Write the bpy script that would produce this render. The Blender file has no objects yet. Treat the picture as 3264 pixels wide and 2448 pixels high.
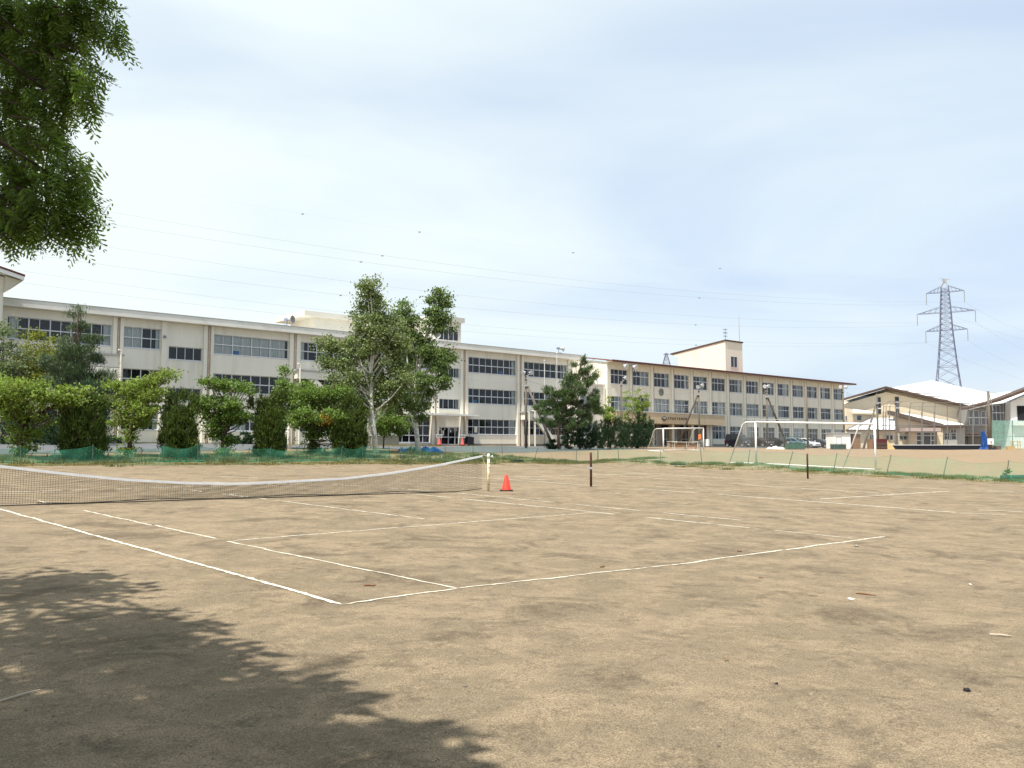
import bpy, math, random
import numpy as np
from mathutils import Vector, Matrix
random.seed(7); rng = np.random.default_rng(7)
C = bpy.context.scene.collection
sc = bpy.context.scene
R = math.radians

# ---------------------------------------------------------------- camera, sky, sun, exposure
F_PX, TH, EYE = 2734.0, math.atan(206/2734), 1.545      # focal length in photo pixels, upward tilt, eye height
cam_d = bpy.data.cameras.new('camera'); cam = bpy.data.objects.new('camera', cam_d); C.objects.link(cam)
cam_d.sensor_width = 36; cam_d.lens = 36*F_PX/3264; cam_d.clip_end = 6000; cam_d.clip_start = 0.05
cam.location = (0, 0, EYE); cam.rotation_euler = (R(90)+TH, 0, 0); sc.camera = cam

SUN_EL = R(64); SH = Vector((-0.61, -0.792)).normalized()
SUN = Vector((SH.x*math.cos(SUN_EL), SH.y*math.cos(SUN_EL), math.sin(SUN_EL)))
sd = bpy.data.lights.new('sun', 'SUN'); sun = bpy.data.objects.new('sun', sd); C.objects.link(sun)
sd.energy = 5.0; sd.angle = R(0.6); sd.color = (1.0, 0.95, 0.88)
sun.rotation_euler = SUN.to_track_quat('Z', 'Y').to_euler(); sun.location = (-20, -20, 60)

w = bpy.data.worlds.new('World'); sc.world = w; w.use_nodes = True
nt = w.node_tree; nt.nodes.clear(); L = nt.links.new
def N(t, **k):
    n = nt.nodes.new(t)
    for a, v in k.items(): setattr(n, a, v)
    return n
out = N('ShaderNodeOutputWorld'); bg = N('ShaderNodeBackground'); bg.inputs[1].default_value = 0.1
sky = N('ShaderNodeTexSky', sky_type='NISHITA'); sky.sun_disc = False
sky.sun_elevation = SUN_EL; sky.sun_rotation = math.atan2(SUN.x, SUN.y); sky.altitude = 50; sky.dust_density = 2.0; sky.air_density = 1.0
tc = N('ShaderNodeTexCoord'); sep = N('ShaderNodeSeparateXYZ'); L(tc.outputs['Generated'], sep.inputs[0])
zz = N('ShaderNodeMath', operation='ADD'); L(sep.outputs[2], zz.inputs[0]); zz.inputs[1].default_value = 0.22
dv = []
for i in (0, 1):
    d = N('ShaderNodeMath', operation='DIVIDE'); L(sep.outputs[i], d.inputs[0]); L(zz.outputs[0], d.inputs[1]); dv.append(d)
cmb = N('ShaderNodeCombineXYZ'); L(dv[0].outputs[0], cmb.inputs[0]); L(dv[1].outputs[0], cmb.inputs[1])
mp = N('ShaderNodeMapping'); L(cmb.outputs[0], mp.inputs[0]); mp.inputs['Rotation'].default_value = (0, 0, R(25)); mp.inputs['Scale'].default_value = (0.75, 1.2, 1); mp.inputs['Location'].default_value = (0.35, 0.9, 0)
n1 = N('ShaderNodeTexNoise'); n1.inputs['Scale'].default_value = 0.95; n1.inputs['Detail'].default_value = 6; n1.inputs['Roughness'].default_value = 0.47; n1.inputs['Distortion'].default_value = 0.5
L(mp.outputs[0], n1.inputs['Vector'])
mr = N('ShaderNodeMapRange', interpolation_type='SMOOTHSTEP'); L(n1.outputs[0], mr.inputs[0])
mr.inputs[1].default_value = 0.30; mr.inputs[2].default_value = 0.68; mr.inputs[3].default_value = 0.34; mr.inputs[4].default_value = 1.0
# clouds thicker on the left of the view, thinning to pale blue on the right (their real place in the sky)
mx = N('ShaderNodeMapRange'); L(dv[0].outputs[0], mx.inputs[0]); mx.inputs[1].default_value = -1.0; mx.inputs[2].default_value = 1.15; mx.inputs[3].default_value = 0.20; mx.inputs[4].default_value = -0.46
ad = N('ShaderNodeMath', operation='ADD', use_clamp=True); L(mr.outputs[0], ad.inputs[0]); L(mx.outputs[0], ad.inputs[1])
mixn = N('ShaderNodeMix', data_type='RGBA'); L(ad.outputs[0], mixn.inputs[0])
skm = N('ShaderNodeMix', data_type='RGBA', blend_type='MULTIPLY'); skm.inputs[0].default_value = 1; L(sky.outputs[0], skm.inputs[6]); skm.inputs[7].default_value = (1.45, 1.30, 1.15, 1)
gap = N('ShaderNodeMix', data_type='RGBA'); gap.inputs[0].default_value = 0.72; L(skm.outputs[2], gap.inputs[6]); gap.inputs[7].default_value = (4.3, 5.35, 7.0, 1)
L(gap.outputs[2], mixn.inputs[6]); mixn.inputs[7].default_value = (6.4, 7.05, 7.0, 1)
L(mixn.outputs[2], bg.inputs[0]); L(bg.outputs[0], out.inputs[0])

sc.view_settings.view_transform = 'Standard'; sc.view_settings.look = 'None'
sc.view_settings.exposure = 0.56; sc.view_settings.gamma = 1.0
sc.cycles.transparent_max_bounces = 24; sc.cycles.max_bounces = 6; sc.cycles.caustics_reflective = False; sc.cycles.caustics_refractive = False

# ---------------------------------------------------------------- geometry of the photograph
ct, st = math.cos(TH), math.sin(TH)
def ray(px, py):
    a, b = (px-1632)/F_PX, -(py-1224)/F_PX
    return np.array([a, ct-b*st, st+b*ct])
def atZ(px, py, Z):                       # point at distance Z (world y) along a photo ray
    d = ray(px, py); return d*(Z/d[1]) + np.array([0, 0, EYE])
DU = np.array([.757, .653]); NU = np.array([-.653, .757])     # along the school facades / away from the court
def plane_n(px, py, n):                   # ray meets the vertical plane  NU.p = n
    d = ray(px, py); t = n/(d[:2] @ NU); return d*t + np.array([0, 0, EYE])
MU = np.array([.799, .602])
def plane_m(px, py, m):
    d = ray(px, py); t = m/(d[:2] @ MU); return d*t + np.array([0, 0, EYE])

# terrain heights: gently tilted court, schoolyard rising to the buildings (thin plate spline through levels)
def court_plane(x, y): return .0102*y - .0207*x
ctl = []
for x in (-26, -14, -4, 6, 16, 26):
    for y in (-8, 4, 16, 26, 36, 48):
        if -.653*x+.757*y < 41 and .799*x+.602*y < 41: ctl.append((x, y, court_plane(x, y)))
ctl += [(21, 49, .33), (14, 53.8, .48), (8, 62, .62), (18, 80, 1.33), (-5, 99, 1.9), (-28, 80, 1.9), (-42, 66, 1.9), (25, 125, 1.85), (60, 150, 1.72),
        (-18, 45, 1.06), (-28, 37, 1.16), (-9, 51, 1.02), (-1.5, 57, .95), (33, 112, 1.6), (44, 122, 1.6), (1.5, 92, 1.58), (13.5, 106, 1.7),
        (63, 140, 1.32), (75, 128, 1.42), (66, 178, 1.6), (40, 80, 1.0), (32, 48, .25), (45, 62, .6), (90, 90, 1.0), (90, 180, 1.6), (-60, 60, 1.6), (-60, 20, 1.2), (-40, 90, 1.9), (40, 200, 1.7), (100, 240, 1.7), (-80, 160, 1.8), (0, 160, 1.9)]
for t_ in range(-12, 44, 5): q_ = DU*t_+NU*41.6; ctl.append((*q_, court_plane(*q_)-.02))
for s_ in range(0, 50, 6): q_ = np.array([6.53, 63.75])+np.array([.602, -.799])*s_-MU*1.5; ctl.append((*q_, court_plane(*q_)))
ctl = np.array(ctl, float)
def _tk(r2): return np.where(r2 > 1e-9, .5*r2*np.log(np.maximum(r2, 1e-9)), 0)
_n = len(ctl); _X = ctl[:, :2]/50
_K = _tk(((_X[:, None]-_X[None])**2).sum(-1)) + np.eye(_n)*2e-4
_A = np.zeros((_n+3, _n+3)); _A[:_n, :_n] = _K; _Q = np.c_[np.ones(_n), _X]; _A[:_n, _n:] = _Q; _A[_n:, :_n] = _Q.T
_W = np.linalg.solve(_A, np.r_[ctl[:, 2], 0, 0, 0])
def G(x, y):
    x = np.asarray(x, float); y = np.asarray(y, float); sh = x.shape
    p = np.c_[np.clip(x, -75, 110).ravel(), np.clip(y, -12, 235).ravel()]/50
    k = _tk(((p[:, None]-_X[None])**2).sum(-1))
    z = k @ _W[:_n] + np.c_[np.ones(len(p)), p] @ _W[_n:]
    # small bank under the hedge row and the fence
    n = (-.653*x+.757*y).ravel(); m = (.799*x+.602*y).ravel()
    z += .10*np.exp(-((n-45.0)/1.3)**2)*(m < 44) + .07*np.exp(-((m-44.2)/.9)**2)*(n < 44)
    return z.reshape(sh) if sh else float(z[0])
def at(px, py):                           # where a photo ray meets the ground
    d = ray(px, py); t0 = 2.0
    ts = np.concatenate([np.arange(2, 60, .1), np.arange(60, 260, .4)])
    g = EYE + ts*d[2] - G(ts*d[0], ts*d[1])
    i = np.argmax(g < 0) if (g < 0).any() else len(ts)-1
    if i > 0 and (g < 0).any(): t = ts[i-1] + (ts[i]-ts[i-1])*g[i-1]/(g[i-1]-g[i])
    else: t = ts[i]
    p = d*t; return np.array([p[0], p[1], G(p[0], p[1])])

# ---------------------------------------------------------------- mesh helpers
class MB:
    def __init__(s): s.v = []; s.f = []
    def q(s, *pts):
        b = len(s.v); s.v += [tuple(map(float, p)) for p in pts]; s.f.append(tuple(range(b, b+len(pts))))
    def box(s, x0, x1, y0, y1, z0, z1):
        b = len(s.v); s.v += [(x, y, z) for x in (x0, x1) for y in (y0, y1) for z in (z0, z1)]
        s.f += [tuple(b+i for i in f) for f in ((0, 1, 3, 2), (4, 6, 7, 5), (0, 4, 5, 1), (2, 3, 7, 6), (0, 2, 6, 4), (1, 5, 7, 3))]
        return s
    def bar(s, a, b, w, h=None, up=(0, 0, 1)):         # square bar from a to b
        a, b = Vector(a), Vector(b); h = h or w; d = (b-a).normalized(); u = Vector(up)
        if abs(d.dot(u)) > .98: u = Vector((1, 0, 0))
        x = d.cross(u).normalized()*w/2; y = x.cross(d).normalized()*h/2; i = len(s.v)
        for p in (a, b): s.v += [tuple(p-x-y), tuple(p+x-y), tuple(p+x+y), tuple(p-x+y)]
        s.f += [(i, i+1, i+5, i+4), (i+1, i+2, i+6, i+5), (i+2, i+3, i+7, i+6), (i+3, i, i+4, i+7), (i+3, i+2, i+1, i), (i+4, i+5, i+6, i+7)]
        return s
    def tube(s, pts, r, n=8, cap=True):
        pts = [Vector(p) for p in pts]; r = r if hasattr(r, '__len__') else [r]*len(pts); i0 = len(s.v); pr = None
        for k, p in enumerate(pts):
            d = (pts[min(k+1, len(pts)-1)]-pts[max(k-1, 0)]).normalized()
            if pr is None: pr = d.orthogonal().normalized()
            x = (pr-d*pr.dot(d)).normalized(); pr = x; y = d.cross(x)
            for j in range(n):
                a = 2*math.pi*j/n; s.v.append(tuple(p+(x*math.cos(a)+y*math.sin(a))*r[k]))
        for k in range(len(pts)-1):
            for j in range(n):
                a, b = i0+k*n+j, i0+k*n+(j+1) % n; s.f.append((a, b, b+n, a+n))
        if cap: s.f.append(tuple(range(i0+n-1, i0-1, -1))); e = i0+(len(pts)-1)*n; s.f.append(tuple(range(e, e+n)))
        return s
    def prism(s, pts, ext):                            # polygon pts extruded by vector ext
        ext = np.array(ext, float); b = len(s.v); n = len(pts)
        s.v += [tuple(map(float, p)) for p in pts] + [tuple(np.array(p, float)+ext) for p in pts]
        s.f.append(tuple(range(b+n-1, b-1, -1))); s.f.append(tuple(range(b+n, b+2*n)))
        for i in range(n): j = (i+1) % n; s.f.append((b+i, b+j, b+n+j, b+n+i))
        return s
    def rev(s, prof, n=20, c=(0, 0, 0)):               # lathe round z: prof = [(r, z)]
        i0 = len(s.v)
        for r, z in prof:
            for j in range(n): a = 2*math.pi*j/n; s.v.append((c[0]+r*math.cos(a), c[1]+r*math.sin(a), c[2]+z))
        for k in range(len(prof)-1):
            for j in range(n): a, b = i0+k*n+j, i0+k*n+(j+1) % n; s.f.append((a, b, b+n, a+n))
        e = i0+(len(prof)-1)*n; s.f.append(tuple(range(i0+n-1, i0-1, -1))); s.f.append(tuple(range(e, e+n)))
        return s
    def arr(s, V, Fq):
        b = len(s.v); s.v += [tuple(p) for p in V.tolist()]; s.f += [tuple(b+i for i in f) for f in Fq.tolist()]; return s
    def build(s, name, m, parent=None, o=(0, 0, 0), smooth=False, bevel=0):
        me = bpy.data.meshes.new(name)
        v = np.array(s.v, float).reshape(-1, 3) - np.array(o, float)
        me.from_pydata(v.tolist(), [], s.f); me.update()
        if smooth: me.polygons.foreach_set('use_smooth', [True]*len(me.polygons))
        if m: me.materials.append(m)
        ob = bpy.data.objects.new(name, me); C.objects.link(ob)
        if parent: ob.parent = parent
        else: ob.location = tuple(float(a) for a in o)
        if bevel:
            b = ob.modifiers.new('bevel', 'BEVEL'); b.width = bevel; b.segments = 2; b.limit_method = 'ANGLE'
        return ob
def mesh_arr(name, V, Fq, m, parent=None, o=(0, 0, 0)):
    me = bpy.data.meshes.new(name); V = np.asarray(V, np.float32) - np.array(o, np.float32); k = Fq.shape[1]; nf = len(Fq)
    me.vertices.add(len(V)); me.vertices.foreach_set('co', V.ravel())
    me.loops.add(nf*k); me.loops.foreach_set('vertex_index', Fq.astype(np.int32).ravel())
    me.polygons.add(nf); me.polygons.foreach_set('loop_start', np.arange(nf, dtype=np.int32)*k); me.update(calc_edges=True)
    if m: me.materials.append(m)
    ob = bpy.data.objects.new(name, me); C.objects.link(ob)
    if parent: ob.parent = parent
    else: ob.location = tuple(float(a) for a in o)
    return ob
def tag(o, label, cat, group=None, kind=None):
    o['label'] = label; o['category'] = cat
    if group: o['group'] = group
    if kind: o['kind'] = kind
    return o
def thing(name, label, cat, loc, rz=0, group=None):
    o = bpy.data.objects.new(name, None); C.objects.link(o); o.location = tuple(float(a) for a in loc); o.rotation_euler = (0, 0, rz); o.empty_display_size = .3
    return tag(o, label, cat, group)
def setting(o): o['kind'] = 'structure'; return o
def dup(o, parent):
    c = o.copy(); C.objects.link(c); c.parent = parent
    for ch in o.children: dup(ch, c)
    return c

# ---------------------------------------------------------------- materials
def mat(name, col, rough=.8, metal=0, spec=.3, var=0, vscale=3, bump=0, bscale=40, stretch=None, trans=0, isl=0, coat=0, stain=None, sscale=.6, salpha=.5):
    m = bpy.data.materials.new(name); m.use_nodes = True; t = m.node_tree; b = t.nodes['Principled BSDF']; l = t.links.new
    def nn(k, **kw):
        n = t.nodes.new(k)
        for a, v in kw.items(): setattr(n, a, v)
        return n
    b.inputs['Roughness'].default_value = rough; b.inputs['Metallic'].default_value = metal; b.inputs['Specular IOR Level'].default_value = spec
    b.inputs['Coat Weight'].default_value = coat
    co = nn('ShaderNodeTexCoord'); vec = co.outputs['Object']
    if stretch:
        mpp = nn('ShaderNodeMapping'); mpp.inputs['Scale'].default_value = stretch; l(vec, mpp.inputs[0]); vec = mpp.outputs[0]
    cur = None
    def mixc(fac, a, bb, mode='MIX'):
        x = nn('ShaderNodeMix', data_type='RGBA', blend_type=mode)
        if hasattr(fac, 'links') or hasattr(fac, 'is_linked'): l(fac, x.inputs[0])
        else: x.inputs[0].default_value = fac
        for s_, i in ((a, 6), (bb, 7)):
            if isinstance(s_, tuple): x.inputs[i].default_value = (*s_, 1)
            else: l(s_, x.inputs[i])
        return x.outputs[2]
    cur = tuple(col)
    if var:
        nz = nn('ShaderNodeTexNoise'); nz.inputs['Scale'].default_value = vscale; nz.inputs['Detail'].default_value = 6; nz.inputs['Roughness'].default_value = .62; l(vec, nz.inputs['Vector'])
        r = nn('ShaderNodeMapRange'); r.inputs[1].default_value = .3; r.inputs[2].default_value = .7; l(nz.outputs[0], r.inputs[0])
        cur = mixc(r.outputs[0], tuple(c*(1-var) for c in col), tuple(min(1, c*(1+var)) for c in col))
    if stain:
        nz = nn('ShaderNodeTexNoise'); nz.inputs['Scale'].default_value = sscale; nz.inputs['Detail'].default_value = 8; nz.inputs['Roughness'].default_value = .7; l(vec, nz.inputs['Vector'])
        r = nn('ShaderNodeMapRange', interpolation_type='SMOOTHSTEP'); r.inputs[1].default_value = .5; r.inputs[2].default_value = .68; r.inputs[4].default_value = salpha; l(nz.outputs[0], r.inputs[0])
        cur = mixc(r.outputs[0], cur, stain)
    if isl:
        g = nn('ShaderNodeNewGeometry'); r = nn('ShaderNodeMapRange'); r.inputs[3].default_value = 1-isl; r.inputs[4].default_value = 1+isl; l(g.outputs['Random Per Island'], r.inputs[0])
        hs = nn('ShaderNodeHueSaturation'); l(r.outputs[0], hs.inputs['Value'])
        r2 = nn('ShaderNodeMapRange'); r2.inputs[3].default_value = .478; r2.inputs[4].default_value = .515; l(g.outputs['Random Per Island'], r2.inputs[0]); l(r2.outputs[0], hs.inputs['Hue'])
        if isinstance(cur, tuple): hs.inputs['Color'].default_value = (*cur, 1)
        else: l(cur, hs.inputs['Color'])
        cur = hs.outputs[0]
    if isinstance(cur, tuple): b.inputs['Base Color'].default_value = (*cur, 1)
    else: l(cur, b.inputs['Base Color'])
    if bump:
        nz = nn('ShaderNodeTexNoise'); nz.inputs['Scale'].default_value = bscale; nz.inputs['Detail'].default_value = 5; l(vec, nz.inputs['Vector'])
        bu = nn('ShaderNodeBump'); bu.inputs['Strength'].default_value = bump; bu.inputs['Distance'].default_value = .02; l(nz.outputs[0], bu.inputs['Height']); l(bu.outputs[0], b.inputs['Normal'])
    if trans:
        tr = nn('ShaderNodeBsdfTranslucent'); ms = nn('ShaderNodeMixShader'); ms.inputs[0].default_value = trans
        if isinstance(cur, tuple): tr.inputs[0].default_value = (*[min(1, c*1.6) for c in cur], 1)
        else:
            br = mixc(1.0, cur, (1.3, 1.4, .8), 'MULTIPLY'); l(br, tr.inputs[0])
        l(b.outputs[0], ms.inputs[1]); l(tr.outputs[0], ms.inputs[2]); l(ms.outputs[0], t.nodes['Material Output'].inputs[0])
    return m
def see_through(name, col, fac, rough=.9):              # open netting: part cloth, part gaps
    m = bpy.data.materials.new(name); m.use_nodes = True; t = m.node_tree; b = t.nodes['Principled BSDF']
    b.inputs['Base Color'].default_value = (*col, 1); b.inputs['Roughness'].default_value = rough; b.inputs['Specular IOR Level'].default_value = .1
    tr = t.nodes.new('ShaderNodeBsdfTransparent'); mx_ = t.nodes.new('ShaderNodeMixShader')
    co = t.nodes.new('ShaderNodeTexCoord'); nz = t.nodes.new('ShaderNodeTexNoise'); nz.inputs['Scale'].default_value = 1.7; nz.inputs['Detail'].default_value = 4
    r = t.nodes.new('ShaderNodeMapRange'); r.inputs[1].default_value = .3; r.inputs[2].default_value = .7; r.inputs[3].default_value = fac*.75; r.inputs[4].default_value = fac*1.25
    t.links.new(co.outputs['Object'], nz.inputs['Vector']); t.links.new(nz.outputs[0], r.inputs[0]); t.links.new(r.outputs[0], mx_.inputs[0])
    t.links.new(tr.outputs[0], mx_.inputs[1]); t.links.new(b.outputs[0], mx_.inputs[2]); t.links.new(mx_.outputs[0], t.nodes['Material Output'].inputs[0])
    return m
def glass_mat(name, tint=(.9, .95, .95)):
    m = bpy.data.materials.new(name); m.use_nodes = True; t = m.node_tree; t.nodes.remove(t.nodes['Principled BSDF'])
    g = t.nodes.new('ShaderNodeBsdfGlossy'); g.inputs['Roughness'].default_value = .03; g.inputs[0].default_value = (.95, .97, 1, 1)
    tr = t.nodes.new('ShaderNodeBsdfTransparent'); tr.inputs[0].default_value = (*tint, 1)
    fr = t.nodes.new('ShaderNodeFresnel'); fr.inputs[0].default_value = 1.5; mx_ = t.nodes.new('ShaderNodeMixShader')
    t.links.new(fr.outputs[0], mx_.inputs[0]); t.links.new(tr.outputs[0], mx_.inputs[1]); t.links.new(g.outputs[0], mx_.inputs[2]); t.links.new(mx_.outputs[0], t.nodes['Material Output'].inputs[0])
    return m
M = dict(
 wall=mat('cream_render', (.79, .755, .655), .9, var=.05, vscale=.5, bump=.12, bscale=25, stain=(.40, .35, .27), sscale=.35, salpha=.30, stretch=(1.6, 1, .22)),
 wall2=mat('yellow_cream_render', (.75, .71, .60), .9, var=.05, vscale=.5, bump=.12, bscale=25, stain=(.42, .36, .26), sscale=.4, salpha=.30, stretch=(1.6, 1, .22)),
 wallw=mat('white_render', (.83, .83, .80), .9, var=.05, vscale=.6), wallb=mat('beige_render', (.66, .57, .42), .9, var=.06, vscale=.4, stain=(.45, .36, .25), sscale=.5, salpha=.25),
 fascia=mat('concrete_fascia', (.77, .75, .68), .9, var=.07, vscale=.8, stain=(.36, .33, .27), sscale=.9, salpha=.35, stretch=(.5, 1, 1)),
 tanblock=mat('tan_render', (.52, .42, .285), .9, var=.08, vscale=.7, stain=(.38, .29, .18), salpha=.3),
 plinth=mat('grey_plinth', (.26, .25, .21), .9, var=.15, vscale=2),
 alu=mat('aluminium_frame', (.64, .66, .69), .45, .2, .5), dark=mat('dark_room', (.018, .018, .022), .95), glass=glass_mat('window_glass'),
 curt=mat('curtain', (.80, .80, .77), .95, var=.18, vscale=5, stretch=(4, 1, .12)), curt2=mat('grey_curtain', (.46, .50, .49), .95, var=.2, vscale=5, stretch=(4, 1, .12)),
 roofred=mat('red_brown_roof', (.22, .085, .065), .7, var=.25, vscale=3), rimred=mat('dark_red_fascia', (.10, .03, .025), .6), brown=mat('dark_brown_trim', (.085, .055, .042), .7, var=.2),
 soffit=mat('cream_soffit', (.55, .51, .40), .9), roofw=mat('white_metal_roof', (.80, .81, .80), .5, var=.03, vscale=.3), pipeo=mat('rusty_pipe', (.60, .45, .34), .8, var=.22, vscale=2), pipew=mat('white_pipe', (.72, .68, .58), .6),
 roofhouse=mat('darkened_cream_render', (.60, .585, .52), .9, var=.06, vscale=.8), steelg=mat('weathered_steel', (.20, .19, .18), .7, .2), steel=mat('grey_steel', (.22, .25, .33), .6, .3), pylon=mat('hazed_pylon_steel', (.155, .175, .26), .7), wire=mat('wire', (.32, .33, .36), .8), conc=mat('pole_concrete', (.135, .115, .09), .9, var=.12, vscale=3, stain=(.2, .17, .13), sscale=1.5), brace=mat('brace_timber', (.125, .105, .085), .9, var=.2, vscale=4),  # pylon colour tinted blue to stand in for distant haze
 lampw=mat('lamp_white', (.60, .61, .62), .35, .1, .5), lampglass=mat('lamp_glass', (.5, .52, .5), .1, 0, .8), black=mat('black_rubber', (.02, .02, .022), .7),
 asphalt=mat('asphalt', (.108, .115, .12), .9, var=.12, vscale=1.2, bump=.3, bscale=120, stain=(.15, .15, .145), sscale=.3, salpha=.5),
 line=mat('line_tape', (.66, .62, .50), .85, var=.25, vscale=14, stain=(.25, .205, .145), sscale=5, salpha=.95),
 whitep=mat('white_paint', (.78, .78, .75), .5, var=.06, vscale=2, stain=(.55, .45, .33), sscale=3, salpha=.5), greenpost=mat('green_post', (.09, .12, .10), .7, var=.3), rustpost=mat('rust_dark', (.10, .045, .03), .85, var=.5, vscale=14, bump=.5, bscale=60),
 peel=mat('peeling_post', (.72, .62, .40), .8, var=.15, vscale=6, stain=(.22, .09, .035), sscale=7, salpha=1), cone=mat('cone_orange', (.80, .055, .03), .45, var=.06), conered=mat('cone_faded_red', (.62, .09, .08), .6),
 netg=see_through('green_netting', (.07, .30, .19), .36), netgd=see_through('green_net_gathered', (.05, .28, .17), .6), netr=see_through('thin_green_netting', (.10, .34, .20), .20), netw=see_through('goal_netting', (.35, .35, .33), .10), netb=see_through('ball_netting', (.22, .30, .36), .16), screen=see_through('green_screen', (.26, .47, .40), .50),
 rope=mat('net_cord', (.045, .045, .04), .9), tape=mat('net_tape', (.90, .91, .93), .7, var=.08, vscale=4),
 bluedk=mat('faded_blue_tarp', (.010, .055, .21), .6, var=.4, vscale=3, bump=.5, bscale=5), blue=mat('blue_tarp', (.02, .16, .55), .45, var=.25, vscale=2, bump=.4, bscale=6), bluebox=mat('blue_box', (.05, .22, .55), .6), wood=mat('brown_wood', (.22, .12, .065), .8, var=.3, vscale=5), woody=mat('yellow_wood', (.46, .33, .15), .8, var=.2, vscale=4), maroon=mat('maroon_panel', (.09, .02, .02), .7), white=mat('white_sheet', (.78, .78, .76), .6), orange=mat('orange_cloth', (.85, .20, .05), .8),
 navy=mat('navy_plastic', (.012, .014, .022), .5), bingreen=mat('bin_green', (.035, .11, .08), .8, var=.4), dgreen=mat('dark_green', (.02, .06, .045), .8, var=.3), bagw=mat('white_bag', (.72, .69, .58), .8, var=.15),
 barkb=mat('birch_bark', (.72, .70, .64), .85, stain=(.06, .05, .045), sscale=4, salpha=.9, stretch=(1, 1, 1.2)), bark=mat('brown_bark', (.10, .075, .055), .95, var=.4, vscale=8, bump=.6, bscale=20),
 ink=mat('dark_letters', (.07, .06, .05), .7), clockf=mat('clock_face', (.58, .66, .62), .4), dgrey=mat('dim_grey_render', (.23, .22, .205), .9, var=.08), grey=mat('grey_paint', (.36, .36, .35), .7, var=.08))
def leafmat(name, col, tr=.35, isl=.32, rough=.55): return mat(name, col, rough, 0, .25, isl=isl, trans=tr, var=.22, vscale=.9)
M['lf_maple'] = leafmat('leaf_bright', (.185, .250, .050)); M['lf_green'] = leafmat('leaf_green', (.130, .200, .044)); M['lf_yel'] = leafmat('leaf_yellow_green', (.185, .205, .035)); M['lf_jun'] = leafmat('juniper', (.070, .104, .020), .22, .5)
M['lf_birch'] = leafmat('leaf_birch', (.180, .225, .095), .35, .45); M['lf_birch2'] = leafmat('leaf_birch_dark', (.145, .205, .075), .35, .45); M['lf_grey'] = leafmat('leaf_grey', (.16, .20, .10)); M['lf_pine'] = leafmat('pine_needle', (.085, .12, .058), .15, .4); M['lf_pine2'] = leafmat('pine_needle_bright', (.075, .120, .042), .15, .4)
M['lf_gink'] = leafmat('ginkgo_leaf', (.22, .29, .06), .4); M['lf_dark'] = leafmat('dark_shrub', (.026, .056, .022), .15, .4); M['lf_red'] = leafmat('redwood_leaf', (.150, .215, .050), .55, .45); M['grass'] = leafmat('grass_blade', (.165, .175, .075), .3, .4); M['grassdry'] = leafmat('dry_grass', (.27, .23, .10), .3, .3)
M['lf_autumn'] = leafmat('leaf_turning', (.34, .20, .03), .35)

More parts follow.
